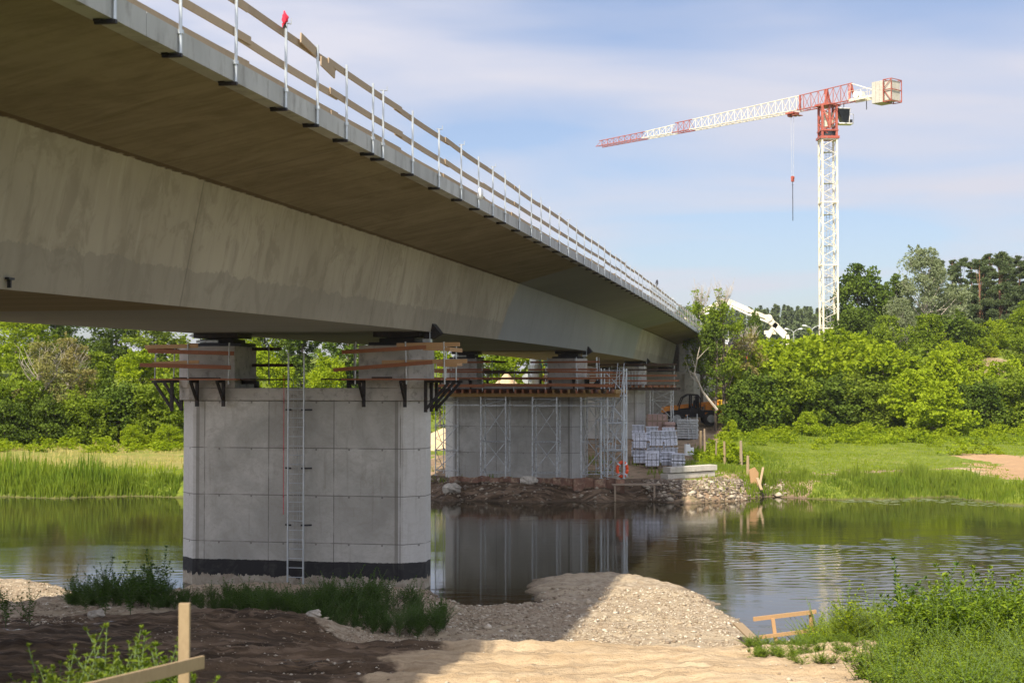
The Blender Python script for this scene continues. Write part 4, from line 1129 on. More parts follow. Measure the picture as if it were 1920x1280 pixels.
for j in range(5):
    mb = MB(); mb.box(-.42 + .04 * (j % 2), -.4, j * .3 + .02, .4 + .03 * (j % 3), .4, j * .3 + .27); mb.build('slab', M['pink'], r, bevel=.07)

# telescopic handler
Yh = 128.0; x = X_at(1297, Yh); z = gz(x, Yh)
tel = thing('telescopic_handler', 'orange telescopic handler with black cab parked by the wing wall', 'telehandler', (x, Yh, z), .03)
mb = MB(); mb.side_prism([(-2.2, .75), (2.35, .75), (2.55, 1.25), (2.2, 1.35), (-2.3, 1.3), (-2.55, 1.0)], -.75, .75); mb.build('chassis', M['dark_steel'], tel, bevel=.04)
mb = MB(); mb.side_prism([(1.05, .95), (2.35, .95), (2.62, 1.25), (2.28, 2.25), (1.45, 2.1), (1.05, 1.9)], -1.0, -.15); mb.build('rear_body', M['orange'], tel, bevel=.05)
mb = MB(); mb.side_prism([(-2.75, 1.15), (-.8, 1.15), (-.75, 1.72), (-2.5, 1.72), (-2.75, 1.55)], -.35, .35); mb.build('boom_head', M['orange'], tel, bevel=.05)
mb = MB(); mb.bar((-2.4, .35, 1.5), (2.25, .35, 2.0), .34, .40); mb.build('boom', M['orange'], tel, bevel=.03)
mb = MB(); mb.bar((-.7, -.7, .9), (.75, -.72, 1.55), .12, .14); mb.build('fender_bar', M['orange'], tel)
mb = MB(); mb.box(2.35, .1, 1.5, 3.0, .7, 2.3); mb.box(2.8, -.5, 1.35, 3.15, .8, 1.5); mb.build('rear_counterweight', M['yellow'], tel, bevel=.05)
cab = MB(); cab.side_prism([(-1.35, 1.0), (.55, 1.0), (.58, 1.62), (-1.27, 1.5)], -.98, -.08); cab.side_prism([(.36, 1.62), (.56, 1.62), (.50, 2.62), (.34, 2.7), (.2, 2.6)], -.90, -.12); cab.side_prism([(-.47, 2.70), (.37, 2.68), (.34, 2.76), (-.45, 2.79)], -.98, -.08); cab.side_prism([(-.25, 1.55), (.2, 1.55), (.25, 2.25), (.12, 2.3), (.02, 1.75), (-.25, 1.7)], -.75, -.3); cb = cab.build('cab', M['black_steel'], tel, bevel=.02)
mb = MB()
pf = [(-1.38, 1.2), (-1.28, 1.75), (-.98, 2.48), (-.47, 2.79), (.37, 2.76), (.63, 2.37), (.58, 1.2)]
for y in (-1.02, -.03):
    mb = MB()
    for a, b in zip(pf[:-1], pf[1:]): mb.bar((a[0], y, a[1]), (b[0], y, b[1]), .08, .10)
    mb.bar((-.25, y, 1.2), (-.2, y, 2.75), .10, .12)
    mb.build('cab_frame', M['black_steel'], cb)
for (wx, wy) in ((-1.5, -.92), (1.55, -.92), (-1.5, .92), (1.55, .92)):
    mb = MB(); mb.path([(wx, wy - .2, .62), (wx, wy - .17, .62), (wx, wy + .17, .62), (wx, wy + .2, .62)], [.54, .62, .62, .54], 28)
    w_ = mb.build('wheel', M['rubber'], tel)
    mb = MB(); s_ = -1 if wy < 0 else 1
    mb.path([(wx, wy + s_ * .205, .62), (wx, wy + s_ * .22, .62)], [.36, .33], 20); mb.path([(wx, wy + s_ * .22, .62), (wx, wy + s_ * .27, .62)], [.14, .12], 12); mb.build('rim', M['galv_dull'], w_)
mb = MB(); mb.side_prism([(-2.2, 1.3), (-2.0, 1.4), (-.95, 1.4), (-.8, 1.25), (-.8, 1.2), (-2.2, 1.2)], -1.12, -.7); mb.side_prism([(.8, 1.25), (.95, 1.4), (2.1, 1.4), (2.3, 1.2), (.8, 1.2)], -1.12, -.98); mb.build('mudguards', M['black_steel'], tel)

# lifebuoy on its post
Yl = T2 * CA + 8.1 * SA - 1.5; x = X_at(1166, 75.6); z = gz(x, 75.6)
lb = thing('lifebuoy', 'orange lifebuoy hanging on a post at the foot of the ladder tower', 'lifebuoy', (x, 75.5, 1.55), .15)
mb = MB(); n = 22; pts = [(0.27 * math.cos(2 * math.pi * j / n), 0, .38 * math.sin(2 * math.pi * j / n)) for j in range(n + 1)]; mb.path(pts, [.085] * (n + 1), 8); mb.build('ring', M['hi_orange'], lb, smooth=True)
mb = MB()
for a in (.8, 2.35, 3.95, 5.5):
    c0 = (0.27 * math.cos(a - .12), 0, .38 * math.sin(a - .12)); c1 = (0.27 * math.cos(a + .12), 0, .38 * math.sin(a + .12)); mb.path([c0, c1], [.092, .092], 8)
mb.build('bands', M['plastic_white'], lb)
r = thing('mooring_post', 'timber post that carries the orange lifebuoy', 'post', (x, 75.65, z - .3), 0)
mb = MB(); mb.bar((0, 0, 0), (0, 0, 2.1 - z + .3), .1, .1); mb.build('post', M['wood_old'], r)
# plank walkway at the water
a = Vector((X_at(1148, 73.7), 73.7, .86)); b = Vector((X_at(1240, 74.0), 74.0, .88))
r = thing('plank_walkway', 'long plank walkway on stakes just above the water', 'walkway', a, 0)
for j in range(3): mb = MB(); mb.bar((0, .24 * j, 0), (b.x - a.x, b.y - a.y + .24 * j, .0), .22, .06); mb.build('plank', M['wood_old'], r)
for q in (.05, .84): mb = MB(); mb.bar(((b.x - a.x) * q, -.02, -1.1), ((b.x - a.x) * q, 0, -.03), .09, .09); mb.build('stake', M['wood_old'], r)
# precast beams on the bank, partly in the sun
p0 = on_ground(1246, 900, 80); p1 = on_ground(1334, 893, 82)
for j, (lab, dz, sh) in enumerate((('lower precast concrete beam lying on the river bank', 0.02, 0), ('upper precast concrete beam lying on the river bank', .36, .12))):
    mb = MB(p0); off = Vector((sh, .1, dz + max(0, p1.z - p0.z) * 0)); mb.bar(p0 + off + Vector((0, 0, .15)), Vector((p1.x, p1.y, p0.z)) + off + Vector((0, 0, .15 + .02)), .6, .30)
    o = mb.build('concrete_beam', M['precast'], None, bevel=.02); o.location = p0; tag(o, lab, 'beam', 'precast beams on the far bank')
# timber stakes of the old fence on the far bank
stake_lab = ['thick leaning fence stake nearest the canisters', 'fence stake just right of the thick leaning one', 'thin low fence stake in the grass by the beams', 'light fence stake in front of the bush, in the middle of the row',
             'tall fence stake right of the middle of the row', 'fence stake beside the brown board at the waterline', 'lone stake standing in front of the big bushes', 'far stake in front of the dark bush hollow', 'bent pale stake at the meadow corner']
for j, (px, pyb, pyt, Y0, w_) in enumerate(((1313, 850, 808, 93, .13), (1322, 853, 804, 95, .10), (1342, 866, 828, 88, .07), (1359, 870, 827, 87, .11), (1390, 872, 826, 86, .13), (1402, 893, 855, 81, .12), (1443, 812, 788, 112, .12), (1382, 806, 793, 112, .10), (1527, 815, 805, 112, .09))):
    p = on_ground(px, pyb, Y0); h = (pyb - pyt) / F * p.y
    r = thing('fence_stake', stake_lab[j], 'fence stake', p, 0, 'old fence stakes on the far bank')
    mb = MB(); q = random.Random(j); l_ = q.uniform(-.05, .05)
    mb.path([(0, 0, -.2), (l_ * .5, 0, h * .5), (l_, 0, h)], [w_ * .8, w_ * .72, w_ * .6], 7); mb.build('stake', M['pale_wood' if j in (0, 3, 5) else 'wood_old'], r)
# driftwood boards
def plank(label, a, b, w, h, mat, name='timber_board', group='loose boards at the waterline', cat='board', up=(0, 0, 1)):
    a = Vector(a); b = Vector(b); mb = MB(a); mb.bar(a, b, w, h, up); o = mb.build(name, M[mat], None, bevel=.004); o.location = a
    tag(o, label, cat, group); return o
plank('pale board propped over the rubble, one end in the water', P(1385, 910, 77.5), P(1366, 893, 78.5) + Vector((-.2, 0, .1)), .16, .05, 'pale_wood')
plank('upright slanted board beside the brown panel', P(1424, 912, 77), P(1431, 876, 78), .12, .05, 'pale_wood')
plank('short leaning board crossing the slanted one', P(1428, 918, 76), P(1420, 896, 77), .14, .06, 'pale_wood')
plank('board slanting down into the dark water by the walkway', P(1163, 925, 75), P(1156, 905, 76), .1, .05, 'wood_old')
mb = MB(); a = P(1409, 905, 77.6); mb.add([(0, 0, -.2), (.35, .1, -.35), (.42, .12, .55), (.2, .06, .85), (-.12, 0, .70), (-.02, .06, -.2), (.33, .16, -.35), (.40, .18, .55), (.18, .12, .85), (-.14, .06, .70)],
    [(0,1,2,3,4), (9,8,7,6,5), (0,5,6,1), (1,6,7,2), (2,7,8,3), (3,8,9,4), (4,9,5,0)])
o = mb.build('plywood_sheet', M['wood_new'], None); o.location = a; tag(o, 'broken brown plywood sheet standing at the waterline', 'plywood')

# sand heaps beyond the second pier
def heap(label, X, Y, r_, h, mat='sand', seed=1):
    n, m = 36, 14; vs = []; fs = []; q = random.Random(seed); ph = [q.uniform(0, 6) for _ in range(3)]
    z0 = gz(X, Y) - .3
    for i in range(m + 1):
        f = i / m
        for j in range(n):
            a = 2 * math.pi * j / n; rr_ = r_ * f * (1 + .13 * math.sin(3 * a + ph[0]) + .06 * math.sin(7 * a + ph[1]))
            vs.append((rr_ * math.cos(a) * 1.5, rr_ * math.sin(a), (h + .3) * (1 - f) ** 1.15 * (1 + .08 * math.sin(5 * a + ph[2]) * f)))
    for i in range(m):
        for j in range(n): fs.append((i*n+j, (i+1)*n+j, (i+1)*n+(j+1) % n, i*n+(j+1) % n))
    mb = MB(); mb.add(vs, fs); o = mb.build('sand_heap', M[mat], None, smooth=True); o.location = (X, Y, z0); tag(o, label, 'sand heap', 'sand heaps behind the bridge')
heap('tall sand heap seen between the columns of the second pier', X_at(950, 122), 122, 3.3, 4.9, seed=2)
heap('low sand heap left of the tall one, behind the second pier', X_at(832, 100), 100, 2.6, 1.5, seed=5)
# white mast with lamp and teal panels on the left bank
x = X_at(1002, 118); r = thing('site_mast', 'thick white mast on the far bank, seen between the second pier columns', 'mast', (x, 118, gz(x, 118)), 0)
mb = MB(); mb.tube((0, 0, 0), (0, 0, 9.0), .45, .38, 14); mb.build('post', M['plastic_white'], r, smooth=False); mb = MB(); mb.tube((0, -.5, 5.2), (0, -.5, 5.7), .55, .55, 12); mb.build('collar', M['galv_dull'], r)
x = X_at(988, 117); r = thing('round_lamp', 'round floodlight beside the thick white mast', 'floodlight', (x, 117, 4.6), 0)
mb = MB(); mb.path([(0, 0, 1.85), (0, .25, 1.85), (0, .4, 1.85)], [.42, .40, .12], 16); mb.build('housing', M['galv'], r); mb = MB(); mb.tube((0, .2, -3.2), (0, .2, 1.6), .05); mb.build('pole', M['galv_dull'], r)
x = X_at(1022, 118); r = thing('panel_rack', 'rack of teal and white slanted panels right of the white mast', 'panels', (x, 118, gz(x, 118)), 0)
for dx in (-.35, .2): mb = MB(); mb.bar((dx, 0, 5.4), (dx - .25, 0, 6.9), .3, .05, (0, 1, 0)); mb.build('panel', M['teal'], r)
mb = MB(); mb.bar((0, .1, 5.6), (-.2, .1, 6.9), .14, .05, (0, 1, 0)); mb.bar((-.6, .1, 5.3), (.6, .1, 5.3), .1, .1); mb.bar((0, .1, 0), (0, .1, 5.4), .1, .1); mb.build('frame', M['plastic_white'], r)
# ---------------------------------------------------------------- street lamps behind the bushes
for j, (px, py, Y, lab) in enumerate(((1523, 613, 190, 'double street lamp nearest the crane mast'), (1488, 619, 205, 'double street lamp between the pump boom and the next lamp'), (1366, 614, 170, 'double street lamp half hidden behind the roadside trees'))):
    p = P(px, py, Y); g_ = gz(p.x, p.y); H = p.z - g_
    r = thing('street_lamp', lab, 'street lamp', (p.x, p.y, g_), 0, 'street lamps along the approach road')
    mb = MB(); mb.tube((0, 0, 0), (0, 0, H - .2), .11, .06, 8); mb.build('pole', M['galv_dull'], r)
    for s_ in (-1, 1):
        mb = MB(); mb.path([(0, 0, H - .3), (s_ * .35, 0, H + .02), (s_ * .75, 0, H + .12)], [.05, .045, .04], 6); mb.build('arm', M['galv_dull'], r)
        mb = MB(); mb.path([(s_ * .7, 0, H + .12), (s_ * .85, 0, H + .17), (s_ * 1.2, 0, H + .20), (s_ * 1.32, 0, H + .2)], [.05, .10, .12, .05], 8); mb.build('lamp_head', M['plastic_white'], r)

# ---------------------------------------------------------------- concrete pump boom
bp = [(1284, 598, 150), (1352, 567, 150), (1368, 566, 150), (1404, 582, 150), (1440, 596, 150), (1449, 607, 150), (1472, 628, 150)]
q_ = [P(*b) for b in bp]; g_ = gz(q_[-1].x + 1, 150)
pb = thing('concrete_pump_boom', 'folded cream concrete pump boom arching behind the trees', 'pump boom', (q_[-1].x + .8, 150, g_), 0)
org = Vector((q_[-1].x + .8, 150, g_))
for (i0, i1, h) in ((0, 1, .42), (2, 3, .52), (3, 4, .42), (5, 6, .62)):
    mb = MB(org); a, b = q_[i0], q_[i1]; mb.bar(a, b, .5, h, (0, 0, 1)); o = mb.build('boom_segment', M['cream'], pb, bevel=.03)
    mb = MB(org); d = Vector((0, -.3, 0)); mb.tube(a + d + Vector((0, 0, -.45)), b + d + Vector((0, 0, -.5)), .10, n=8); mb.build('delivery_pipe', M['white'], o)
for i0, i1 in ((1, 2), (4, 5)):
    mb = MB(org); mb.bar(q_[i0], q_[i1], .62, .6); mb.tube(q_[i0] + Vector((0, -.45, 0)), q_[i0] + Vector((0, .45, 0)), .38, n=12); mb.build('joint', M['cream'], pb)
mb = MB(org); a = q_[5]; mb.bar(a + Vector((-.6, 0, -1.4)), a + Vector((.4, 0, .1)), .5, .45); mb.bar(a + Vector((-.9, 0, -.9)), a + Vector((.3, 0, -.9)), .4, .4); mb.build('linkage', M['cream'], pb)
mb = MB(org); mb.bar(q_[-1], org + Vector((.3, 0, 1.0)), .6, .7); mb.tube(org, org + Vector((0, 0, 2)), .6, n=14); mb.build('turret', M['cream'], pb)
mb = MB(org); a = q_[0]; mb.tube(a, a + Vector((-.2, 0, -2.2)), .12, n=8); mb.build('end_hose', M['black_steel'], pb)
# orange machine half hidden behind the trees
x = X_at(1384, 146); z = P(0, 672, 146).z
om = thing('orange_machine', 'bright orange machine half hidden by the roadside trees', 'machine', (x, 146, gz(x, 146)), 0)
H = z - gz(x, 146) + .6
mb = MB(); mb.side_prism([(-1.0, H - 1.8), (1.1, H - 1.8), (1.1, H - .4), (.5, H), (-.2, H - .2), (-1.0, H - 1.0)], -.8, .8); mb.build('body', M['hi_orange'], om, bevel=.06)
mb = MB(); mb.box(-.6, -.82, H - 1.2, .5, -.79, H - .7); mb.build('window', M['glass'], om)
mb = MB(); mb.box(-1.3, -.9, 0, 1.4, .9, 1.0); mb.box(-.5, -.5, 1.0, .5, .5, H - 1.8); mb.build('base', M['dark_steel'], om, bevel=.05)
x = X_at(1345, 143); r = thing('site_cabin', 'pale blue grey site cabin behind the roadside trees', 'cabin', (x, 144, gz(x, 144)), .1)
H = P(0, 640, 144).z - gz(x, 144)
mb = MB(); mb.box(-1.0, -1, 0, 1.0, 1, H); mb.build('body', M['wrap'], r, bevel=.04); mb = MB(); mb.box(-.6, -1.02, H - 1.6, .5, -.99, H - .7); mb.build('window', M['glass'], r)
mb = MB(); mb.box(-1.1, -1.1, H + .002, 1.1, 1.1, H + .1); mb.build('roof', M['plastic_white'], r)

# ---------------------------------------------------------------- tower crane
CB = Vector((37.9, 170.0, 0)); CB.z = gz(CB.x, CB.y)
crane = thing('tower_crane', 'tall red and white flat top tower crane above the trees', 'crane', CB, math.atan2(30, -25.5))
MTOP = 35.2 - CB.z; JZ = 39.3 - CB.z          # top of the white mast, underside of the jib
def lattice_mast(mb, z0, z1, h, r_leg, r_b, seg):
    for x in (-h, h):
        for y in (-h, h): mb.bar((x, y, z0), (x, y, z1), r_leg * 2, r_leg * 2)
    n = max(1, round((z1 - z0) / seg)); d = (z1 - z0) / n
    for i in range(n):
        a = z0 + i * d; b = a + d
        for k4, (p, q) in enumerate((((-h, -h), (h, -h)), ((h, -h), (h, h)), ((h, h), (-h, h)), ((-h, h), (-h, -h)))):
            mb.tube((*p, a), (*q, b), r_b, n=5) if (i + k4) % 2 else mb.tube((*q, a), (*p, b), r_b, n=5)
rot_m = -crane.rotation_euler.z                # mast faces the camera squarely: turn it back
mast = bpy.data.objects.new('mast_root', None)
z_ = 0; secs = []
k_ = 0
def turn(mb, a):
    c, s = math.cos(a), math.sin(a); mb.v = [(x * c - y * s, x * s + y * c, z) for (x, y, z) in mb.v]
nsec = 4; sh = MTOP / nsec
for i in range(nsec):
    mb = MB(); lattice_mast(mb, i * sh, (i + 1) * sh, .88, .095, .036, .95)
    mb.box(-1.0, -1.0, (i + 1) * sh - .16, -.76, 1.0, (i + 1) * sh - .004); mb.box(.76, -1.0, (i + 1) * sh - .16, 1.0, 1.0, (i + 1) * sh - .004); mb.box(-.76, -1.0, (i + 1) * sh - .16, .76, -.8, (i + 1) * sh - .004)
    turn(mb, rot_m + .03); ms = mb.build('mast_section', M['cream'], crane)
    mb = MB(); q = .4
    while q < sh - .3: mb.tube((-.15, .3, i * sh + q), (.25, .3, i * sh + q), .02, n=4); q += .33
    mb.tube((-.15, .3, i * sh), (-.15, .3, (i + 1) * sh), .03, n=4); mb.tube((.25, .3, i * sh), (.25, .3, (i + 1) * sh), .03, n=4)
    for f_ in (.3, .8): mb.box(-.6, -.1, i * sh + sh * f_, .6, .75, i * sh + sh * f_ + .05)
    turn(mb, rot_m + .03); mb.build('ladder', M['galv_dull'], ms)
mb = MB(); lattice_mast(mb, MTOP, JZ, .86, .13, .07, 1.05); mb.box(-1.15, -1.15, MTOP, 1.15, 1.15, MTOP + .3); mb.box(-1.05, -1.05, MTOP + .9, 1.05, 1.05, MTOP + 1.1)
mb.bar((0, -.9, MTOP + 1.2), (0, -.9, JZ), .3, .25); mb.bar((-.8, -.9, JZ - .3), (0, -.9, MTOP + 1.4), .15, .15); mb.bar((.8, -.9, JZ - .3), (0, -.9, MTOP + 1.4), .15, .15)
turn(mb, rot_m + .03); mb.build('tower_head', M['red'], crane)
mb = MB(); mb.tube((0, 0, MTOP + .302), (0, 0, MTOP + .898), .95, n=22); mb.build('slewing_ring', M['dark_steel'], crane)
mb = MB(); mb.box(-.5, -.5, MTOP + 1.5, .5, .5, JZ - .9); turn(mb, rot_m + .5); mb.build('electrical_box', M['cream'], crane)
# cab, to the right of the tower head as seen from the river
mb = MB(); mb.side_prism([(1.1, -.1), (1.75, -1.9), (2.5, -1.9), (2.6, -.1)], -.6, .6); mb.v = [(x, y, z + JZ - .25) for x, y, z in mb.v]; turn(mb, rot_m + .1); cb = mb.build('cab', M['glass'], crane, bevel=.04)
mb = MB()
for y in (-.62, .62): mb.bar((2.45, y, JZ - 2.1), (2.6, y, JZ - .4), .06, .06); mb.bar((1.2, y, JZ - .4), (2.6, y, JZ - .4), .08, .08)
mb.box(1.2, -.65, JZ - 2.25, 3.0, .65, JZ - 2.12); mb.bar((3.0, -.62, JZ - 2.2), (3.0, -.62, JZ - 1.1), .05, .05); mb.bar((2.5, -.62, JZ - 1.1), (3.0, -.62, JZ - 1.1), .05, .05)
turn(mb, rot_m + .1); mb.build('cab_frame', M['white'], cb)
mb = MB(); mb.box(2.55, -.4, JZ - 2.1, 2.95, .3, JZ - 1.7); turn(mb, rot_m + .1); mb.build('winch_box', M['dark_steel'], crane)
def jib(mb, x0, x1, h0, h1, w0, w1, zt=0.0, seg=1.15, rc=.058):
    """triangular truss: two bottom chords, one top chord"""
    n = max(1, round((x1 - x0) / seg))
    f = lambda x: ((x - x0) / (x1 - x0))
    for i in range(n):
        a = x0 + (x1 - x0) * i / n; b = x0 + (x1 - x0) * (i + 1) / n; m_ = (a + b) / 2
        ha = h0 + (h1 - h0) * f(m_); wa = w0 + (w1 - w0) * f(m_)
        for s_ in (-1, 1):
            mb.tube((a, s_ * wa, JZ), (m_, 0, JZ + ha), rc * .55, n=5); mb.tube((m_, 0, JZ + ha), (b, s_ * wa, JZ), rc * .55, n=5)
        mb.tube((a, -wa, JZ), (a, wa, JZ), rc * .5, n=4); mb.tube((a, -wa, JZ), (b, wa, JZ), rc * .35, n=4)
    for s_ in (-1, 1): mb.tube((x0, s_ * w0, JZ), (x1, s_ * w1, JZ), rc, n=6)
    mb.tube((x0, 0, JZ + h0), (x1, 0, JZ + h1), rc, n=6)
for (x0, x1, h0, h1, col) in ((-3.6, 4.1, 2.15, 1.85, 'red'), (4.1, 12.9, 1.85, 1.6, 'cream'), (12.9, 21.8, 1.6, 1.4, 'cream'), (21.8, 24.9, 1.4, 1.35, 'red'), (24.9, 30.5, 1.15, .95, 'cream'), (30.5, 39.5, .95, .85, 'red')):
    w0 = .62
    mb = MB(); jib(mb, x0, x1, h0, h1, w0, w0); mb.build('jib_section', M[col], crane)
mb = MB(); mb.bar((4.1, 0, JZ + .0), (4.1, 0, JZ + 1.9), .18, .18); mb.build('jib_splice', M['red'], crane)
mb = MB(); mb.bar((0, 0, JZ), (0.3, 0, JZ + 2.0), .25, .3); mb.bar((0, -.6, JZ), (0, 0, JZ + 2.0), .14, .14); mb.bar((0, .6, JZ), (0, 0, JZ + 2.0), .14, .14)
mb.box(-1.1, -1.1, JZ - .12, 1.1, 1.1, JZ + .12); mb.build('jib_root_frame', M['red'], crane)
mb = MB(); mb.bar((-3.6, -.6, JZ), (-3.4, 0, JZ + 2.15), .2, .2); mb.bar((-3.6, .6, JZ), (-3.4, 0, JZ + 2.15), .2, .2); mb.build('rear_frame', M['red'], crane)
mb = MB()
for s_ in (-.62, .62): mb.bar((-3.6, s_, JZ), (-9.4, s_, JZ + .05), .16, .28)
mb.tube((-3.5, 0, JZ + 2.1), (-6.9, .3, JZ + .7), .06); mb.tube((-3.5, 0, JZ + 2.1), (-6.9, -.3, JZ + .7), .06); mb.bar((-6.9, -.5, JZ + .6), (-8.4, -.5, JZ + .35), .1, .12)
for s_ in (-.85, .85):
    mb.tube((-3.6, s_, JZ + 1.0), (-7.2, s_, JZ + 1.0), .025, n=4)
    for q in range(5): mb.tube((-3.6 - .9 * q, s_, JZ), (-3.6 - .9 * q, s_, JZ + 1.0), .025, n=4)
cj = mb.build('counter_jib', M['cream'], crane)
mb = MB(); mb.tube((-4.3, 0, JZ + .55), (-4.3, .001, JZ + .56), .1); mb.path([(-4.4, -.45, JZ + .6), (-4.4, .45, JZ + .6)], [.42, .42], 14); mb.box(-5.2, -.35, JZ + .15, -4.8, .35, JZ + .9); mb.build('hoist_winch', M['white'], crane)
for q in range(3):
    mb = MB(); mb.box(-7.0 - .52 * (q + 1) + .03, -.95, JZ - .95, -7.0 - .52 * q, .95, JZ + 1.55); mb.build('counterweight_block', M['precast'], crane, bevel=.03)
mb = MB(); X0_, X1_ = -9.7, -8.62
for y in (-1.0, 1.0):
    for x in (X0_, X1_): mb.bar((x, y, JZ - .95), (x, y, JZ + 1.6), .09, .09)
    for z1_ in (-.95, .4, 1.6): mb.bar((X0_, y, JZ + z1_), (X1_, y, JZ + z1_), .08, .08)
    mb.bar((X0_, y, JZ - .95), (X1_, y, JZ + .5), .06, .06); mb.bar((X1_, y, JZ + .5), (X0_, y, JZ + 1.6), .06, .06)
for x in (X0_, X1_):
    for z1_ in (-.95, .4, 1.6): mb.bar((x, -1, JZ + z1_), (x, 1, JZ + z1_), .08, .08)
mb.build('end_frame', M['red'], crane)
mb = MB(); mb.box(X0_ + .1, -.85, JZ - .8, X1_ - .08, .85, JZ + 1.45); mb.build('end_ballast', M['precast'], crane)
mb = MB(); mb.tube((-5.6, 0, JZ - .1), (-5.6, 0, JZ - 1.3), .05); mb.tube((-2.6, .3, JZ - .1), (-2.6, .3, JZ - .6), .05); mb.build('hanging_cable', M['dark_steel'], crane)
tx = 5.3
mb = MB(); mb.box(tx - .6, -.6, JZ - .30, tx + .6, .6, JZ - .1); mb.tube((tx - .35, -.3, JZ - .42), (tx - .35, .3, JZ - .42), .2, n=10); mb.tube((tx + .35, -.3, JZ - .42), (tx + .35, .3, JZ - .42), .2, n=10); mb.box(tx - 1.1, -.7, JZ - .55, tx - .5, .7, JZ - .48); mb.build('trolley', M['red'], crane)
zh = 31.2 - CB.z
mb = MB(); mb.tube((tx - .22, 0, JZ - .5), (tx - .12, 0, zh + .1), .022, n=4); mb.tube((tx + .22, 0, JZ - .5), (tx + .12, 0, zh + .1), .022, n=4); mb.build('hoist_rope', M['galv_dull'], crane)
mb = MB(); mb.tube((tx, -.12, zh), (tx, .12, zh), .21, n=14); mb.box(tx - .14, -.14, zh - .5, tx + .14, .14, zh + .1); hb = mb.build('hook_block', M['red'], crane)
mb = MB(); mb.path([(tx, 0, zh - .5), (tx, 0, zh - .7), (tx + .1, 0, zh - .85), (tx, 0, zh - .95), (tx - .1, 0, zh - .85)], [.04] * 5, 6); mb.build('hook', M['dark_steel'], hb)
mb = MB(); mb.tube((tx, 0, zh - .9), (tx, 0, zh - 5.3), .045, n=5); mb.build('sling_chain', M['dark_steel'], hb)
bpy.data.objects.remove(mast)

# ---------------------------------------------------------------- vegetation generators (numpy)
def leaf_quads(C, D, L, W, rs, fold=0.25):
    """rhombic folded leaves: centres C, axis D, length L, width W"""
    n = len(C)
    D = D / np.linalg.norm(D, axis=1, keepdims=True)
    R = rs.normal(size=(n, 3)); S = np.cross(D, R); S /= np.linalg.norm(S, axis=1, keepdims=True) + 1e-9
    N = np.cross(D, S)
    L = np.broadcast_to(L, (n,))[:, None]; W = np.broadcast_to(W, (n,))[:, None]
    a = C - D * L / 2; b = C + S * W / 2 + N * W * fold; c = C + D * L / 2; d = C - S * W / 2 + N * W * fold
    V = np.stack([a, b, c, d], 1).reshape(-1, 3)
    return V, np.arange(4 * n).reshape(-1, 4)

def flat_leaf_quads(C, D, L, W, rs, fold=0.2):
    """leaves whose blade faces mostly upward"""
    n = len(C); D = D / np.linalg.norm(D, axis=1, keepdims=True)
    up = np.array([0, 0, 1.0]) + rs.normal(size=(n, 3)) * 0.35
    S = np.cross(D, up); S /= np.linalg.norm(S, axis=1, keepdims=True) + 1e-9; N = np.cross(S, D)
    L = np.broadcast_to(L, (n,))[:, None]; W = np.broadcast_to(W, (n,))[:, None]
    a = C; b = C + D * L * .45 + S * W / 2 + N * W * fold; c = C + D * L - N * L * .18; d = C + D * L * .45 - S * W / 2 + N * W * fold
    return np.stack([a, b, c, d], 1).reshape(-1, 3), np.arange(4 * n).reshape(-1, 4)

def crown_arrays(seed, h, r, z0, nb, nl, L, W, br=(0.17, 0.33), fill=0.35, droop=0.0, taper=0.5, gap=0.0):
    rs = np.random.RandomState(seed)
    u = rs.uniform(0, 1, nb); z = z0 + (h - z0) * (0.06 + 0.90 * u)
    prof = np.sqrt(np.clip(1 - ((u - 0.40) / 0.66) ** 2, 0.02, 1)) * (1 - taper * np.clip(u - 0.4, 0, 1))
    ang = rs.uniform(0, 2 * math.pi, nb); rad = r * prof * np.sqrt(rs.uniform(0.05, 1, nb)) * 0.85
    Bc = np.stack([rad * np.cos(ang), rad * np.sin(ang), z], 1)
    Br = r * rs.uniform(br[0], br[1], nb) * (0.65 + 0.35 * prof)
    idx = rs.choice(nb, nl, p=(Br ** 2) / (Br ** 2).sum())
    d = rs.normal(size=(nl, 3)); d /= np.linalg.norm(d, axis=1, keepdims=True)
    d[:, 2] = np.where(rs.uniform(size=nl) < 0.35, np.abs(d[:, 2]), d[:, 2])
    rr = np.where(rs.uniform(size=nl) < fill, rs.uniform(0.2, 1, nl), rs.uniform(0.80, 1.12, nl))
    # lumpy twig structure: pull leaves towards a few tips per blob
    C = Bc[idx] + d * (Br[idx] * rr)[:, None] * np.array([1, 1, 0.85])
    C += 0.22 * Br[idx][:, None] * np.sin(C * (3.1 / (0.35 * r)) + idx[:, None])
    if gap: C[:, 2] -= 0
    # leafy shoots that stick out of the outline
    ns = int(nl * 0.22); sh_n = max(6, nb); sb = rs.randint(nb, size=sh_n); sd = rs.normal(size=(sh_n, 3)) * .55; sd[:, 2] = np.abs(sd[:, 2]) + .75; sd /= np.linalg.norm(sd, axis=1, keepdims=True)
    sl_ = Br[sb] * rs.uniform(1.0, 1.75, sh_n); k_ = rs.randint(sh_n, size=ns); q = rs.uniform(0.45, 1.0, ns)
    C[:ns] = Bc[sb][k_] + sd[k_] * (sl_[k_] * q)[:, None] + rs.normal(size=(ns, 3)) * (Br[sb][k_] * .20 * (1.25 - q))[:, None]
    D = d * 0.6 + rs.normal(size=(nl, 3)) * 0.6; D[:, 2] -= droop
    V, FI = leaf_quads(C, D, L * rs.uniform(.6, 1.3, nl), W * rs.uniform(.6, 1.3, nl), rs)
    return V, FI, Bc, Br

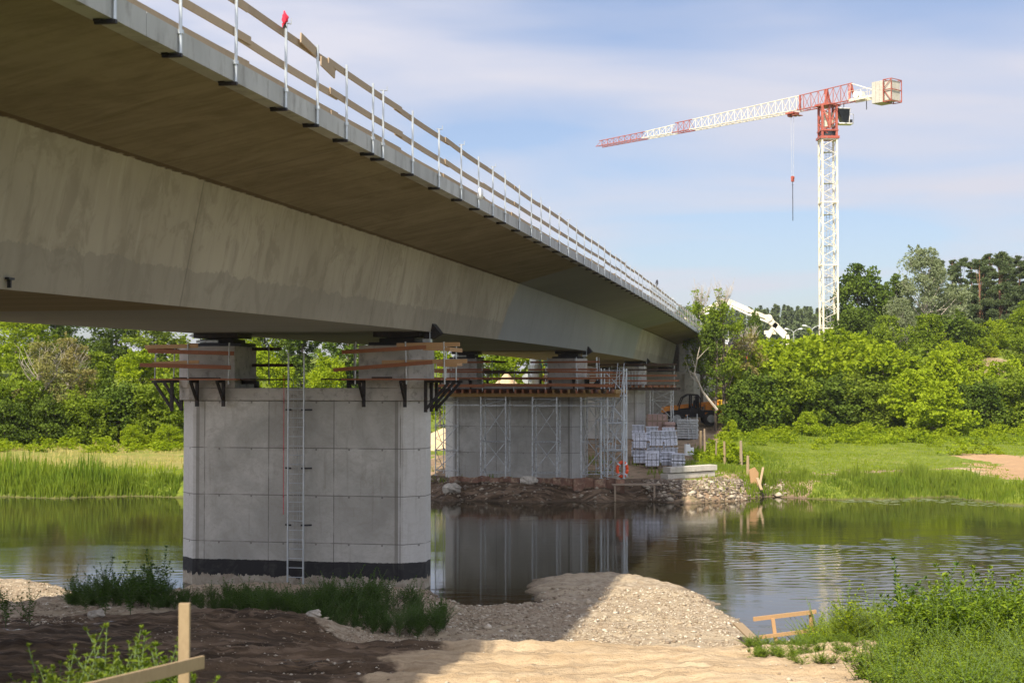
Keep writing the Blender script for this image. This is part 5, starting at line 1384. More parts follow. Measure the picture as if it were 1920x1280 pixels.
def trunk_mb(seed, h, r0, Bc, nlimb, lean=0.3, top=0.8):
    rr = random.Random(seed); mb = MB(); n = 7
    ax, ay = rr.uniform(-lean, lean), rr.uniform(-lean, lean)
    pts = [Vector((ax * math.sin(q * 2.3) * q, ay * math.sin(q * 1.9) * q, h * top * q - 0.4 * (q == 0))) for q in [i / (n - 1) for i in range(n)]]
    mb.path(pts, [r0 * (1 - 0.82 * i / (n - 1)) + .01 for i in range(n)], 7)
    order = sorted(range(len(Bc)), key=lambda i: rr.random())[:nlimb]
    for i in order:
        b = Vector(Bc[i]); q = min(0.92, max(0.15, (b.z / (h * top)) - rr.uniform(.12, .32)))
        f = q * (n - 1); a = pts[int(f)].lerp(pts[min(n - 1, int(f) + 1)], f - int(f))
        m_ = a.lerp(b, .5) + Vector((0, 0, -0.06 * (b - a).length)); rl = r0 * (1 - .75 * q) * .5
        mb.path([a, m_, b, b + (b - m_) * .35], [rl, rl * .6, rl * .32, rl * .1], 5)
    return mb

class Tree:
    """one kind of tree: shared crown and trunk meshes"""
    def __init__(self, name, seed, h, r, z0, nb, nl, L, W, mat, bark='bark', r0=0.16, nlimb=9, **kw):
        V, FI, Bc, Br = crown_arrays(seed, h, r, z0, nb, nl, L, W, **kw)
        self.c = fast_mesh(name + '_crown', V, 4, FI); self.c.materials.append(M[mat])
        mb = trunk_mb(seed, h, r0, Bc, nlimb); me = bpy.data.meshes.new(name + '_trunk'); me.from_pydata([tuple(v) for v in mb.v], [], mb.f); me.update(); me.materials.append(M[bark]); self.t = me
        self.h = h; self.extra = None
    def put(self, name, label, cat, x, y, sc, rz, group, z=None, sxy=None):
        z = gz(x, y) if z is None else z
        o = thing(name, label, cat, (x, y, z - .05), rz, group); o.scale = (sxy or sc, sxy or sc, sc)
        c = bpy.data.objects.new('crown', self.c); COL.objects.link(c); c.parent = o
        t = bpy.data.objects.new('trunk', self.t); COL.objects.link(t); t.parent = o
        if self.extra:
            e = bpy.data.objects.new('bare_branches', self.extra); COL.objects.link(e); e.parent = o
        return o

T = {}
T['lushA'] = Tree('lush_a', 11, 10, 3.4, 0.8, 70, 11500, .26, .19, 'leaf_bright')
T['lushB'] = Tree('lush_b', 12, 9, 3.0, 0.5, 62, 10500, .26, .19, 'leaf_mid')
T['darkA'] = Tree('dark_a', 13, 10, 3.6, 0.6, 66, 11500, .28, .20, 'leaf_dark')
T['olive'] = Tree('olive_a', 14, 10, 2.9, 1.5, 38, 5200, .24, .13, 'leaf_olive', nlimb=20, fill=.5)
T['bushA'] = Tree('bush_a', 15, 5, 2.9, 0.0, 56, 9500, .24, .18, 'leaf_bright', r0=.09, taper=.3)
T['bushB'] = Tree('bush_b', 16, 5, 2.8, 0.0, 56, 9500, .24, .18, 'leaf_mid', r0=.09, taper=.3)
T['bushC'] = Tree('bush_c', 17, 4.5, 2.7, 0.0, 50, 8500, .24, .18, 'leaf_dark', r0=.09, taper=.3)
T['maple'] = Tree('maple_a', 18, 5.5, 3.0, 0.0, 40, 7000, .30, .24, 'leaf_maple', r0=.1, taper=.75, br=(.16, .30))
T['slim'] = Tree('slim_a', 19, 12.5, 1.9, 3.9, 34, 3600, .26, .17, 'leaf_mid', r0=.17, nlimb=22, taper=.3, br=(.25, .5))
T['slimD'] = Tree('slim_b', 20, 11, 1.7, 3.6, 30, 3600, .26, .18, 'leaf_dark', r0=.16, nlimb=18, taper=.4, br=(.3, .5))
T['slimO'] = Tree('slim_c', 21, 9, 2.4, 2.2, 26, 2600, .24, .14, 'leaf_olive', r0=.14, nlimb=20, taper=.3)
T['oak'] = Tree('oak_a', 22, 16, 5.0, 2.0, 60, 15000, .42, .32, 'leaf_dark', r0=.35, nlimb=14, taper=.45)
T['willow'] = Tree('willow_a', 23, 17, 5.6, 2.5, 62, 15000, .42, .16, 'leaf_silver', 'dead_wood', r0=.34, nlimb=40, fill=.5, droop=.3, br=(.16, .32))
def pine(name, seed, h=17, r=3.2, nl=15000):
    rs = np.random.RandomState(seed); nb = 58
    u = rs.uniform(0, 1, nb); z = h * (.16 + .82 * u); rad = r * (1 - .72 * u) * np.sqrt(rs.uniform(.1, 1, nb)); a = rs.uniform(0, 6.28, nb)
    Bc = np.stack([rad * np.cos(a), rad * np.sin(a), z], 1); Br = r * rs.uniform(.22, .40, nb) * (1 - .35 * u)
    idx = rs.choice(nb, nl, p=Br ** 2 / (Br ** 2).sum()); d = rs.normal(size=(nl, 3)); d /= np.linalg.norm(d, axis=1, keepdims=True)
    C = Bc[idx] + d * Br[idx][:, None] * rs.uniform(.3, 1.1, nl)[:, None] * np.array([1, 1, .65])
    D = d + np.array([0, 0, .5]) + rs.normal(size=(nl, 3)) * .4
    V, FI = leaf_quads(C, D, .48 * rs.uniform(.6, 1.2, nl), .14, rs)
    t = Tree.__new__(Tree); t.c = fast_mesh(name + '_crown', V, 4, FI); t.c.materials.append(M['needle'])
    mb = trunk_mb(seed, h, .24, Bc, 16, .15, .97); me = bpy.data.meshes.new(name + '_trunk'); me.from_pydata([tuple(v) for v in mb.v], [], mb.f); me.update(); me.materials.append(M['pine_bark']); t.t = me; t.h = h; t.extra = None
    return t
T['pineA'] = pine('pine_a', 31); T['pineB'] = pine('pine_b', 32, 18, 2.2)
# bare twigs on top of the roadside trees
def bare(seed, z0, h, r, n=26):
    rr = random.Random(seed); mb = MB()
    for i in range(n):
        a = rr.uniform(0, 6.28); p = Vector((rr.uniform(-.2, .2), rr.uniform(-.2, .2), z0 + rr.uniform(0, h * .4))); l_ = rr.uniform(.5, 1) * h * .6
        d = Vector((math.cos(a) * r * .5, math.sin(a) * r * .5, l_)); q = p + d * .5 + Vector((math.cos(a), math.sin(a), 0)) * .15
        mb.path([p, q, p + d], [.035, .02, .006], 4)
        for j in range(3):
            s = p.lerp(p + d, rr.uniform(.4, .9)); mb.path([s, s + Vector((rr.uniform(-.5, .5), rr.uniform(-.5, .5), rr.uniform(.3, .8)))], [.014, .004], 4)
    me = bpy.data.meshes.new('bare_twigs'); me.from_pydata([tuple(v) for v in mb.v], [], mb.f); me.update(); me.materials.append(M['dead_wood']); return me
T['slim'].extra = bare(3, 9.8, 4.0, 1.7, 30); T['slimO'].extra = bare(4, 6.5, 3.6, 2.2, 30); T['olive'].extra = bare(5, 4.5, 5.5, 3.2, 34)

def put(kind, name, label, cat, px, Y, top, rz, group, wide=1.0, X=None):
    """plant a tree on the ground so that its crown reaches the height seen at row `top`"""
    x = X_at(px, Y) if X is None else X
    g_ = gz(x, Y); H = max(1.2, (P(px, top, Y).z - g_)); k = T[kind]; sc = H / (k.h * 1.02)
    return k.put(name, label, cat, x, Y, sc, rz, group, g_, sc * wide if wide != 1.0 else None)

GL = 'trees and bushes on the far left bank'
left = [
 ('lushB', 'tree', 'mid green tree at the left picture edge, behind the reeds', 'tree', -40, 108, 655, 1.2),
 ('olive', 'tree', 'half dry olive brown tree with bare forked branches on the left bank', 'tree', 75, 106, 632, 1.25),
 ('olive', 'tree', 'second half dry tree, right of the forked one on the left bank', 'tree', 128, 110, 625, 1.15),
 ('lushA', 'tree', 'bright green tree behind the two half dry trees', 'tree', 30, 150, 568, 1.6),
 ('lushB', 'tree', 'green tree between the half dry trees and the pier', 'tree', 180, 115, 655, 1.3),
 ('lushA', 'tree', 'bright yellow green tree just left of the nearest pier', 'tree', 262, 111, 652, 1.25),
 ('lushB', 'tree', 'green tree partly hidden by the left column of the nearest pier', 'tree', 345, 112, 655, 1.3),
 ('lushA', 'tree', 'bright tree seen between the columns of the nearest pier, left part', 'tree', 505, 114, 650, 1.1),
 ('darkA', 'tree', 'dark tree seen behind the ladder of the nearest pier', 'tree', 565, 150, 585, 1.4),
 ('lushA', 'tree', 'bright tree seen right of the ladder of the nearest pier', 'tree', 615, 110, 665, 1.0),
 ('darkA', 'tree', 'dark tree at the left side of the right column of the nearest pier', 'tree', 655, 147, 590, 1.4),
 ('lushA', 'tree', 'bright tree hidden behind the right column of the nearest pier', 'tree', 735, 113, 650, 1.1),
 ('lushA', 'tree', 'bright tree in the gap between the first and the second pier', 'tree', 825, 124, 640, .9),
 ('bushA', 'bush', 'bright bush just left of the nearest pier at the meadow edge', 'bush', 315, 103, 795, 1.2),
 ('bushA', 'bush', 'bright bush second from the pier at the meadow edge', 'bush', 250, 102, 795, 1.2),
 ('bushC', 'bush', 'dark bush under the half dry trees', 'bush', 90, 104, 745, 1.1),
 ('bushC', 'bush', 'dark bush at the left picture edge, under the trees', 'bush', 10, 103, 750, 1.1),
 ('bushB', 'bush', 'green bush right of the dark bushes on the left bank', 'bush', 165, 105, 730, 1.1),
 ('bushC', 'bush', 'dark bush behind the bright bushes on the left bank', 'bush', 225, 107, 715, 1.1),
 ('bushB', 'bush', 'tall green bush directly left of the nearest pier', 'bush', 300, 107, 700, 1.1),
 ('bushB', 'bush', 'green bush between the dark bushes at the left edge', 'bush', 50, 106, 690, 1.0),
 ('darkA', 'tree', 'dark tree filling the middle of the left bank wood', 'tree', 215, 158, 578, 1.6),
 ('darkA', 'tree', 'dark tree at the back of the left bank wood near the frame edge', 'tree', 105, 160, 570, 1.6),
 ('lushA', 'tree', 'bright tree at the back of the wood behind the left column', 'tree', 420, 152, 575, 1.6),
 ('lushB', 'tree', 'green tree seen through the second pier, left of the white mast', 'tree', 915, 138, 640, 1.3),
 ('lushA', 'tree', 'bright tree seen through the second pier, behind the white mast', 'tree', 968, 141, 640, 1.3),
 ('lushB', 'tree', 'green tree seen through the second pier, beside the teal panels', 'tree', 1028, 145, 640, 1.3),
 ('lushB', 'tree', 'tall green tree far back on the left bank, left of the pier', 'tree', 290, 155, 575, 1.6),
 ('lushA', 'tree', 'tall bright tree far back at the left frame edge', 'tree', -20, 156, 570, 1.6),
 ('lushB', 'tree', 'tall green tree far back behind the left column gap', 'tree', 495, 157, 585, 1.5),
 ('bushB', 'bush', 'low green bush behind the sand heap, seen through the second pier', 'bush', 985, 130, 700, 1.0),
]
rr = random.Random(21)
for (k, nm, lab, cat, px, Y, top, w) in left: put(k, nm, lab, cat, px, Y, top, rr.uniform(0, 6.28), GL, w)
for j, (X, Y, h) in enumerate(((-52, 108, 11), (-60, 112, 12), (-68, 106, 11), (-78, 110, 12), (-90, 112, 12))):
    if j < 2:
        T['lushA' if j % 2 else 'lushB'].put('tree', ['green tree beyond the left frame edge, nearer one', 'green tree beyond the left frame edge, farther one'][j], 'tree', X, Y, h / 10, j, GL)

GRT = 'bushes and small trees on the far right bank'
right = [
 ('slimD', 'tree', 'dark slender tree covering the end of the bridge deck', 'tree', 1341, 121, 590, .9),
 ('slim', 'tree', 'slender roadside tree with ragged top nearest the bridge end', 'tree', 1316, 131.5, 535, 1.0),
 ('slim', 'tree', 'slender roadside tree with a bare top, straight trunk above the orange machine', 'tree', 1357, 122, 532, 1.0),
 ('slimO', 'tree', 'olive roadside tree in front of the pump boom', 'tree', 1398, 124, 612, 1.1),
 ('slimD', 'tree', 'small dark pointed tree above the pump boom', 'tree', 1414, 133, 572, .5),
 ('bushC', 'bush', 'dark bush beside the rear wheel of the orange telescopic handler', 'bush', 1402, 119, 712, .95),
 ('maple', 'bush', 'small bright bush at the left end of the bush row', 'bush', 1372, 113, 785, .9),
 ('bushC', 'bush', 'dark bush with a deep hollow, second in the front row', 'bush', 1425, 120, 700, 1.2),
 ('bushB', 'bush', 'mid green bush with dry twigs, third in the front row', 'bush', 1475, 120, 690, 1.2),
 ('maple', 'bush', 'small yellow green bush low in the front row', 'bush', 1515, 114, 770, 1.1),
 ('bushC', 'bush', 'dark broad bush in the middle of the front row', 'bush', 1560, 121, 705, 1.3),
 ('bushB', 'bush', 'broad green bush right of the middle of the front row', 'bush', 1630, 121, 700, 1.3),
 ('maple', 'bush', 'brightest yellow green maple bush standing out in front', 'bush', 1765, 114, 712, 1.15),
 ('maple', 'bush', 'yellow green maple bush directly left of the brightest one', 'bush', 1725, 118, 690, 1.1),
 ('maple', 'bush', 'bright pointed maple bush rising behind the brightest one', 'bush', 1775, 122, 655, .9),
 ('bushC', 'bush', 'dark bush right of the brightest maple bush', 'bush', 1845, 119, 715, 1.2),
 ('bushB', 'bush', 'green bush at the right picture edge, lower one', 'bush', 1905, 120, 690, 1.3),
 ('bushA', 'bush', 'bright bush in the second row left of the crane', 'bush', 1440, 129, 640, 1.3),
 ('bushA', 'bush', 'bright bush in the second row under the end of the pump boom', 'bush', 1490, 131, 632, 1.3),
 ('lushA', 'bush', 'high bright bush hiding the foot of the crane', 'bush', 1545, 134, 618, 1.3),
 ('lushA', 'bush', 'high bright bush right of the crane foot', 'bush', 1600, 133, 618, 1.3),
 ('bushA', 'bush', 'bright bush below the dark oak', 'bush', 1650, 130, 640, 1.3),
 ('bushB', 'bush', 'green bush below the grey green willow', 'bush', 1700, 131, 650, 1.3),
 ('bushA', 'bush', 'bright bush left of the brown bare slope', 'bush', 1745, 136, 668, 1.3),
 ('bushB', 'bush', 'green bush in front of the brown bare slope', 'bush', 1815, 128, 735, 1.2),
 ('bushA', 'bush', 'bright bush right of the brown bare slope', 'bush', 1880, 130, 675, 1.3),
 ('lushB', 'bush', 'high green bush at the right picture edge', 'bush', 1920, 140, 610, 1.2),
 ('lushB', 'tree', 'green tree between the roadside trees and the first bright bushes', 'tree', 1420, 140, 625, 1.0),
 ('lushB', 'tree', 'round green tree between the oak and the willow, low', 'tree', 1665, 158, 588, 1.0),
 ('lushB', 'tree', 'round green tree in front of the willow trunk', 'tree', 1740, 156, 585, 1.1),
 ('darkA', 'tree', 'dark tree filling the gap below the oak', 'tree', 1605, 162, 575, 1.2),
 ('oak', 'tree', 'large dark green oak right of the crane mast', 'tree', 1612, 172, 492, 1.0),
 ('oak', 'tree', 'dark tree top showing between the oak and the willow', 'tree', 1680, 188, 512, .9),
 ('willow', 'tree', 'large grey green willow with pale branching trunk', 'tree', 1738, 168, 462, 1.15),
 ('willow', 'tree', 'smaller grey green tree at the foot of the large willow', 'tree', 1690, 163, 555, 1.0),
]
for (k, nm, lab, cat, px, Y, top, w) in right: put(k, nm, lab, cat, px, Y, top, rr.uniform(0, 6.28), GRT if cat == 'bush' else 'trees on the far right bank', w)
more = [('lushB', 'green tree just beyond the right frame edge, lower one', 2010, 128, 640), ('lushA', 'bright tree just beyond the right frame edge, middle one', 2060, 140, 600), ('darkA', 'dark tree beyond the right frame edge, on the slope', 2040, 165, 520), ('bushA', 'bright bush covering the slope above the brown bare patch', 1850, 158, 632), ('bushA', 'bright bush at the foot of the pines, left one', 1795, 165, 600), ('bushB', 'green bush at the foot of the pines, second from the left', 1822, 160, 606), ('bushA', 'bright bush at the foot of the pines above the brown slope', 1868, 162, 600),
  ('bushB', 'green bush at the foot of the pines near the right edge', 1905, 165, 592), ('bushC', 'dark bush between the willow and the pines', 1775, 160, 590), ('bushA', 'pale bush on the slope left of the brown bare patch', 1795, 150, 640), ('lushB', 'tall bush at the far right edge in front of the pines', 1935, 150, 560)]
for (k, lab, px, Y, top) in more: put(k, 'bush', lab, 'bush', px, Y, top, rr.uniform(0, 6.28), 'bushes on the slope below the pines', 1.35)
pines = [(1803, 180, 478, 'A'), (1822, 186, 486, 'B'), (1838, 179, 480, 'A'), (1857, 184, 470, 'B'), (1877, 178, 465, 'A'), (1895, 186, 478, 'A'), (1912, 180, 474, 'B'), (1932, 178, 468, 'A'), (1846, 194, 474, 'A'), (1885, 196, 470, 'B'), (1788, 194, 482, 'B'), (1760, 198, 480, 'A')]
plab = ['pine nearest the willow, its lower trunk hidden', 'second pine right of the willow', 'third pine right of the willow, with a visible orange trunk', 'pine with a straight orange trunk above the brown slope', 'tallest pine of the row at the right',
        'pine just right of the tallest pine', 'pine with a long orange trunk near the right picture edge', 'pine cut by the right picture edge', 'pine top behind the third and fourth pines', 'pine top behind the tallest pine', 'pine top rising just behind the willow crown, right side', 'pine top almost hidden behind the willow crown']
for (px, Y, top, k), lab in zip(pines, plab): put('pine' + k, 'pine_tree', lab, 'pine', px, Y, top, rr.uniform(0, 6.28), 'pines at the right', 1.25)
# leaning dead tree over the telehandler
r = thing('dead_tree', 'leaning pale dead tree without leaves in front of the wing wall', 'dead tree', (X_at(1345, 112), 112, gz(X_at(1345, 112), 112)), 0)
mb = MB(); o_ = Vector((X_at(1345, 112), 112, gz(X_at(1345, 112), 112))); pp = [P(1345, 768, 112), P(1318, 735, 112), P(1302, 700, 112), P(1308, 668, 112), P(1312, 650, 112)]
mb.path([p - o_ for p in pp], [.11, .09, .07, .045, .02], 6); mb.path([P(1311, 720, 112) - o_, P(1296, 706, 112.3) - o_, P(1290, 690, 112.5) - o_], [.05, .035, .01], 5); mb.path([P(1302, 702, 112) - o_, P(1292, 695, 112) - o_, P(1284, 672, 111) - o_], [.04, .03, .01], 5)
mb.path([P(1304, 690, 112) - o_, P(1298, 672, 112) - o_, P(1294, 655, 112) - o_], [.04, .02, .008], 5); mb.path([P(1306, 675, 112) - o_, P(1322, 658, 112) - o_, P(1330, 650, 112) - o_], [.03, .02, .008], 5); mb.build('branches', M['dead_wood'], r)

# far-off forest on the horizon: one mass
def far_forest():
    rs = np.random.RandomState(77); Vs = []; Fs = []; b = 0; n = 0
    for row in range(3):
        for i in range(95):
            Y = 430 + 28 * row + rs.uniform(-8, 8); X = 20 + i * 1.75 + rs.uniform(-.8, .8) + row * .7; g_ = gz(X, Y) - 1; h = (P(0, 582 - 4 * row, Y).z - g_) * rs.uniform(.86, 1.03) + 3.5 * max(0, (30 - i) / 30) ** 2
            m = 170; u = rs.uniform(0, 1, m) ** .75; a = rs.uniform(0, 6.28, m); rd = (1 - u) * 2.1 * rs.uniform(.5, 1.1, m) + .1
            C = np.stack([X + rd * np.cos(a), Y + rd * np.sin(a), g_ + h * (.12 + .88 * u)], 1)
            D = np.stack([np.cos(a), np.sin(a), -.3 + 0 * a], 1) + rs.normal(size=(m, 3)) * .3
            V, FI = leaf_quads(C, D, 1.7, 1.0, rs); Vs.append(V); Fs.append(FI + b); b += len(V)
    tag(link('distant_forest', fast_mesh('distant_forest', np.concatenate(Vs), 4, np.concatenate(Fs)), M['needle']), 'dark conifer forest on the horizon left of the crane', 'forest', kind='stuff')
far_forest()

# ---------------------------------------------------------------- grasses and reeds (uncountable)
def blades(name, pts, h, w, mat, label, lean=.25, seed=1, cat='grass'):
    rs = np.random.RandomState(seed); n = len(pts)
    h = h * rs.uniform(.45, 1.15, n) * np.clip(.68 + .5 * wav(pts[:, 0], pts[:, 1], 4.0, 8, 6) + .3 * wav(pts[:, 0], pts[:, 1], 1.1, 8, 16), .15, 1.4); w = w * rs.uniform(.7, 1.3, n)
    a = rs.uniform(0, 6.28, n); s = np.stack([np.cos(a), np.sin(a), 0 * a], 1) * (w / 2)[:, None]
    b = rs.uniform(0, 6.28, n); l = np.stack([np.cos(b), np.sin(b), 0 * b], 1) * (h * rs.uniform(.05, lean, n))[:, None]
    up = np.array([0, 0, 1.0])
    p0 = pts - up * .03; p1 = pts + l * .35 + up * (h * .55)[:, None]; p2 = pts + l + up * h[:, None]
    V = np.stack([p0 - s, p0 + s, p1 - s * .8, p1 + s * .8, p2 - s * .12, p2 + s * .12], 1).reshape(-1, 3)
    i = (np.arange(n) * 6)[:, None]
    FI = np.concatenate([i + np.array([[0, 1, 3, 2]]), i + np.array([[2, 3, 5, 4]])])
    o = link(name, fast_mesh(name, V, 4, FI), M[mat]); tag(o, label, cat, kind='stuff'); return o
def scatter(n, x0, x1, y0, y1, seed, clump=0.0, cond=None):
    rs = np.random.RandomState(seed); X = rs.uniform(x0, x1, n); Y = rs.uniform(y0, y1, n)
    if clump:
        m = wav(X, Y, clump, 6, 4) > rs.uniform(-.9, .5, n); X, Y = X[m], Y[m]
    H, nsd, fsd, s, t = height(X, Y)
    if cond is not None:
        m = cond(X, Y, H, nsd, fsd, s, t); X, Y, H = X[m], Y[m], H[m]
    return np.stack([X, Y, H], 1)
def sh(a, b, noise_=.7): return lambda X, Y, H, n, f, s, t: (f > a + noise_ * wav(X, Y, 7)) & (f < b + noise_ * wav(X, Y, 5)) & (f > 0.05)
blades('reeds', scatter(15000, -60, -21, 74, 84, 1, 4, sh(.1, 4.6)), 1.35, .05, 'reed', 'tall green reeds along the left far shore', seed=2, cat='reeds')
blades('shore_grass', scatter(9000, -60, -18, 74, 88, 3, 6, sh(1.5, 8)), .7, .05, 'grass', 'bright grass behind the reeds on the left far shore', seed=3)
blades('straw_grass', scatter(9000, -62, -18, 80, 105, 4, 6, sh(6, 26)), .32, .05, 'straw', 'dry yellow grass between the reeds and the left wood', seed=4)
rt = lambda X, Y, H, n, f, s, t: (s > -4.6 + .5 * wav(X, Y, 6)) & (f > 2.0 + wav(X, Y, 7)) & ~((X > 28.3 + wav(X, Y, 8)) & (f < 17 + 2 * wav(X, Y, 9)))
blades('meadow_grass', scatter(60000, 4, 70, 78, 118, 5, 0, rt), .13, .06, 'grass', 'short bright meadow grass on the far right bank', seed=5)
blades('tall_weeds', scatter(20000, 12, 70, 106, 122, 6, 5, lambda X, Y, H, n, f, s, t: s > -3.6), .38, .07, 'reed', 'tall weeds along the foot of the bushes', seed=6, cat='weeds')
blades('bank_reeds', scatter(14000, 13.5, 25.5, 73, 81, 7, 3, lambda X, Y, H, n, f, s, t: (f > .1) & (f < 3.2 + .8 * wav(X, Y, 4))), 0.70, .05, 'reed', 'green reeds along the right far shore', seed=7, cat='reeds')
blades('bank_grass', scatter(14000, 5, 60, 73, 84, 8, 5, lambda X, Y, H, n, f, s, t: (f > .3) & (f < 4) & (s > -4.5) & ~((X > 28.5) & (f > 1.2))), .24, .05, 'grass', 'grass fringe on the right far shore', seed=8)
blades('fence_weeds', scatter(9000, 8.5, 17, 80, 100, 9, 4, lambda X, Y, H, n, f, s, t: s > -5.6 + .5 * wav(X, Y, 4)), .42, .05, 'reed', 'darker weeds round the old fence stakes', seed=9, cat='weeds')
blades('water_edge_grass', scatter(60000, -62, -18, 74, 79, 31, 0, lambda X, Y, H, n, f, s, t: (f > .0) & (f < 2.0)), .55, .05, 'reed', 'grass hanging over the water edge on the left far shore', seed=31)
blades('water_edge_weeds', scatter(60000, 12.5, 60, 71, 79, 32, 0, lambda X, Y, H, n, f, s, t: (f > .0) & (f < 1.8) & ~((X > 30) & (f > .5))), .42, .05, 'reed', 'grass hanging over the water edge on the right far shore', seed=32)
blades('pier_weeds', scatter(5000, -8, 9, 77, 90, 10, 4, lambda X, Y, H, n, f, s, t: (s < -5) & (f > 1) & (wav(X, Y, 5) > .25)), .35, .05, 'reed', 'patches of weeds on the dirt round the second pier', seed=10, cat='weeds')
def scrub():
    rs = np.random.RandomState(12); Vs = []; Fs = []; b = 0
    pts = np.concatenate([scatter(330, 13, 66, 103, 119, 21, 0, lambda X, Y, H, n, f, s, t: (s > -4) & (rs.uniform(size=len(X)) < np.clip((Y - 100) / 14, 0.05, 1))), scatter(60, 9, 15, 86, 104, 22, 0, lambda X, Y, H, n, f, s, t: s > -4.6), scatter(90, -58, -20, 96, 104, 23), scatter(40, 15, 60, 86, 103, 24, 0, lambda X, Y, H, n, f, s, t: wav(X, Y, 9) > .2)])
    var = [crown_arrays(60 + i, .75, .75, -.1, 12, 420, .13, .085)[:2] for i in range(4)]
    for p in pts:
        V, FI = var[rs.randint(4)]; sc = rs.uniform(.55, 1.5); a = rs.uniform(0, 6.28); R = np.array([[math.cos(a), -math.sin(a), 0], [math.sin(a), math.cos(a), 0], [0, 0, 1]])
        Vs.append((V * [sc * 1.35, sc * 1.35, sc * .8]) @ R.T + p); Fs.append(FI + b); b += len(V)
    tag(link('low_scrub', fast_mesh('low_scrub', np.concatenate(Vs), 4, np.concatenate(Fs)), M['leaf_bright']), 'low leafy scrub at the edge of the meadows', 'scrub', kind='stuff')
scrub()
# lily pads and floating leaves along the right shore
def lilies():
    rs = np.random.RandomState(9); n = 700; X = rs.uniform(17, 36, n); Y = rs.uniform(70.6, 75.5, n); f = poly_sd(FAR_SHORE, X, Y, True); m = (f < -.1) & (f > -2.2 + wav(X, Y, 5)); X, Y = X[m], Y[m]; n = len(X)
    a = np.linspace(0, 2 * math.pi, 7)[:-1]; R = rs.uniform(.06, .16, n)
    V = np.stack([X[:, None] + R[:, None] * np.cos(a) * 1.3, Y[:, None] + R[:, None] * np.sin(a), np.full((n, 6), .008) + rs.uniform(0, .01, (n, 1))], -1).reshape(-1, 3)
    tag(link('lily_pads', fast_mesh('lily_pads', V, 6, np.arange(6 * n).reshape(-1, 6)), M['leaf_silver']), 'floating pale leaves along the right far shore', 'lily pads', kind='stuff')
lilies()

# ---------------------------------------------------------------- weeds on the near bank
def plant_arrays(seed, h, L, ratio=.32, nbranch=5, step=.035, fine=False):
    """upright herb: main stem and side shoots, opposite leaves that shrink towards the tips"""
    rs = np.random.RandomState(seed); C = []; D = []; Ls = []; stems = []
    def shoot(p0, d, ln, l0):
        d = d / np.linalg.norm(d); n = max(4, int(ln / step)); ph = rs.uniform(0, 6.28); bend = rs.normal(size=3) * .12; bend[2] = .05
        pts = [p0 + d * ln * q + bend * ln * q * q for q in np.linspace(0, 1, 5)]
        stems.append((pts, .0075 * (ln / max(h, .1)) + .0018))
        for i in range(n):
            q = (i + .5) / n
            if q < .12: continue
            p = p0 + d * ln * q + bend * ln * q * q; s = l0 * (1.0 - .62 * q) * rs.uniform(.75, 1.2)
            for k in range(2 if not fine else 4):
                a = ph + i * 1.57 + k * (math.pi if not fine else 1.57) + rs.uniform(-.4, .4); el = .15 + .65 * q + rs.uniform(-.25, .25)
                C.append(p); D.append([math.cos(a) * math.cos(el), math.sin(a) * math.cos(el), math.sin(el)]); Ls.append(s)
        for k in range(7):
            C.append(p0 + d * ln * .98 + bend * ln); D.append([rs.uniform(-.6, .6), rs.uniform(-.6, .6), 1]); Ls.append(l0 * .38)
    shoot(np.zeros(3), np.array([rs.uniform(-.08, .08), rs.uniform(-.08, .08), 1.0]), h, L)
    for b in range(nbranch):
        q = rs.uniform(.08, .62); a = rs.uniform(0, 6.28); shoot(np.array([0, 0, h * q]), np.array([math.cos(a) * .85, math.sin(a) * .85, 1.0]), h * (1 - q) * rs.uniform(.45, .8), L * .8)
    C = np.array(C); D = np.array(D); Ls = np.array(Ls)
    V, FI = flat_leaf_quads(C, D, Ls, Ls * ratio, rs)
    mb = MB()
    for pts, r_ in stems: mb.path([Vector(p) for p in pts], [r_ * (1 - .7 * i / 4) for i in range(5)], 4)
    SV = np.array([tuple(v) for v in mb.v]); SF = [f for f in mb.f if len(f) == 4]
    return V, FI, SV, np.array(SF)
def merge_plants(name, kinds, pos, scs, seed, mat, label, cat='weeds', wide=1.25):
    rs = np.random.RandomState(seed); LV = []; LF = []; SV_ = []; SF_ = []; b = 0; c = 0
    for p, s in zip(pos, scs):
        V, FI, SV, SF = kinds[rs.randint(len(kinds))]; a = rs.uniform(0, 6.28); ca, sa = math.cos(a), math.sin(a); R = np.array([[ca, -sa, 0], [sa, ca, 0], [0, 0, 1]])
        sc = np.array([s * wide, s * wide, s * rs.uniform(.8, 1.2)])
        LV.append((V * sc) @ R.T + p); LF.append(FI + b); b += len(V); SV_.append((SV * sc) @ R.T + p); SF_.append(SF + c); c += len(SV)
    o = link(name, fast_mesh(name, np.concatenate(LV), 4, np.concatenate(LF)), M[mat]); tag(o, label, cat, kind='stuff')
    st = link('stems', fast_mesh('stems', np.concatenate(SV_), 4, np.concatenate(SF_)), M['stem'], o); st['kind'] = 'stuff'
    return o
broad = [plant_arrays(s, 1.0, .15, .38, 9, .042) for s in (1, 2, 3)]
bushy = [plant_arrays(s, .8, .095, .45, 13, .036) for s in (4, 5, 6)]
wispy = [plant_arrays(s, .9, .060, .16, 14, .022, True) for s in (7, 8, 9)]
rs = np.random.RandomState(40)
def spots(n, x0, x1, y0, y1, cond=None, seed=0):
    r_ = np.random.RandomState(seed); X = r_.uniform(x0, x1, n); Y = r_.uniform(y0, y1, n); H, nsd, fsd, s, t = height(X, Y); m = nsd > .15
    if cond is not None: m &= cond(X, Y)
    return np.stack([X[m], Y[m], H[m] - .02], 1)
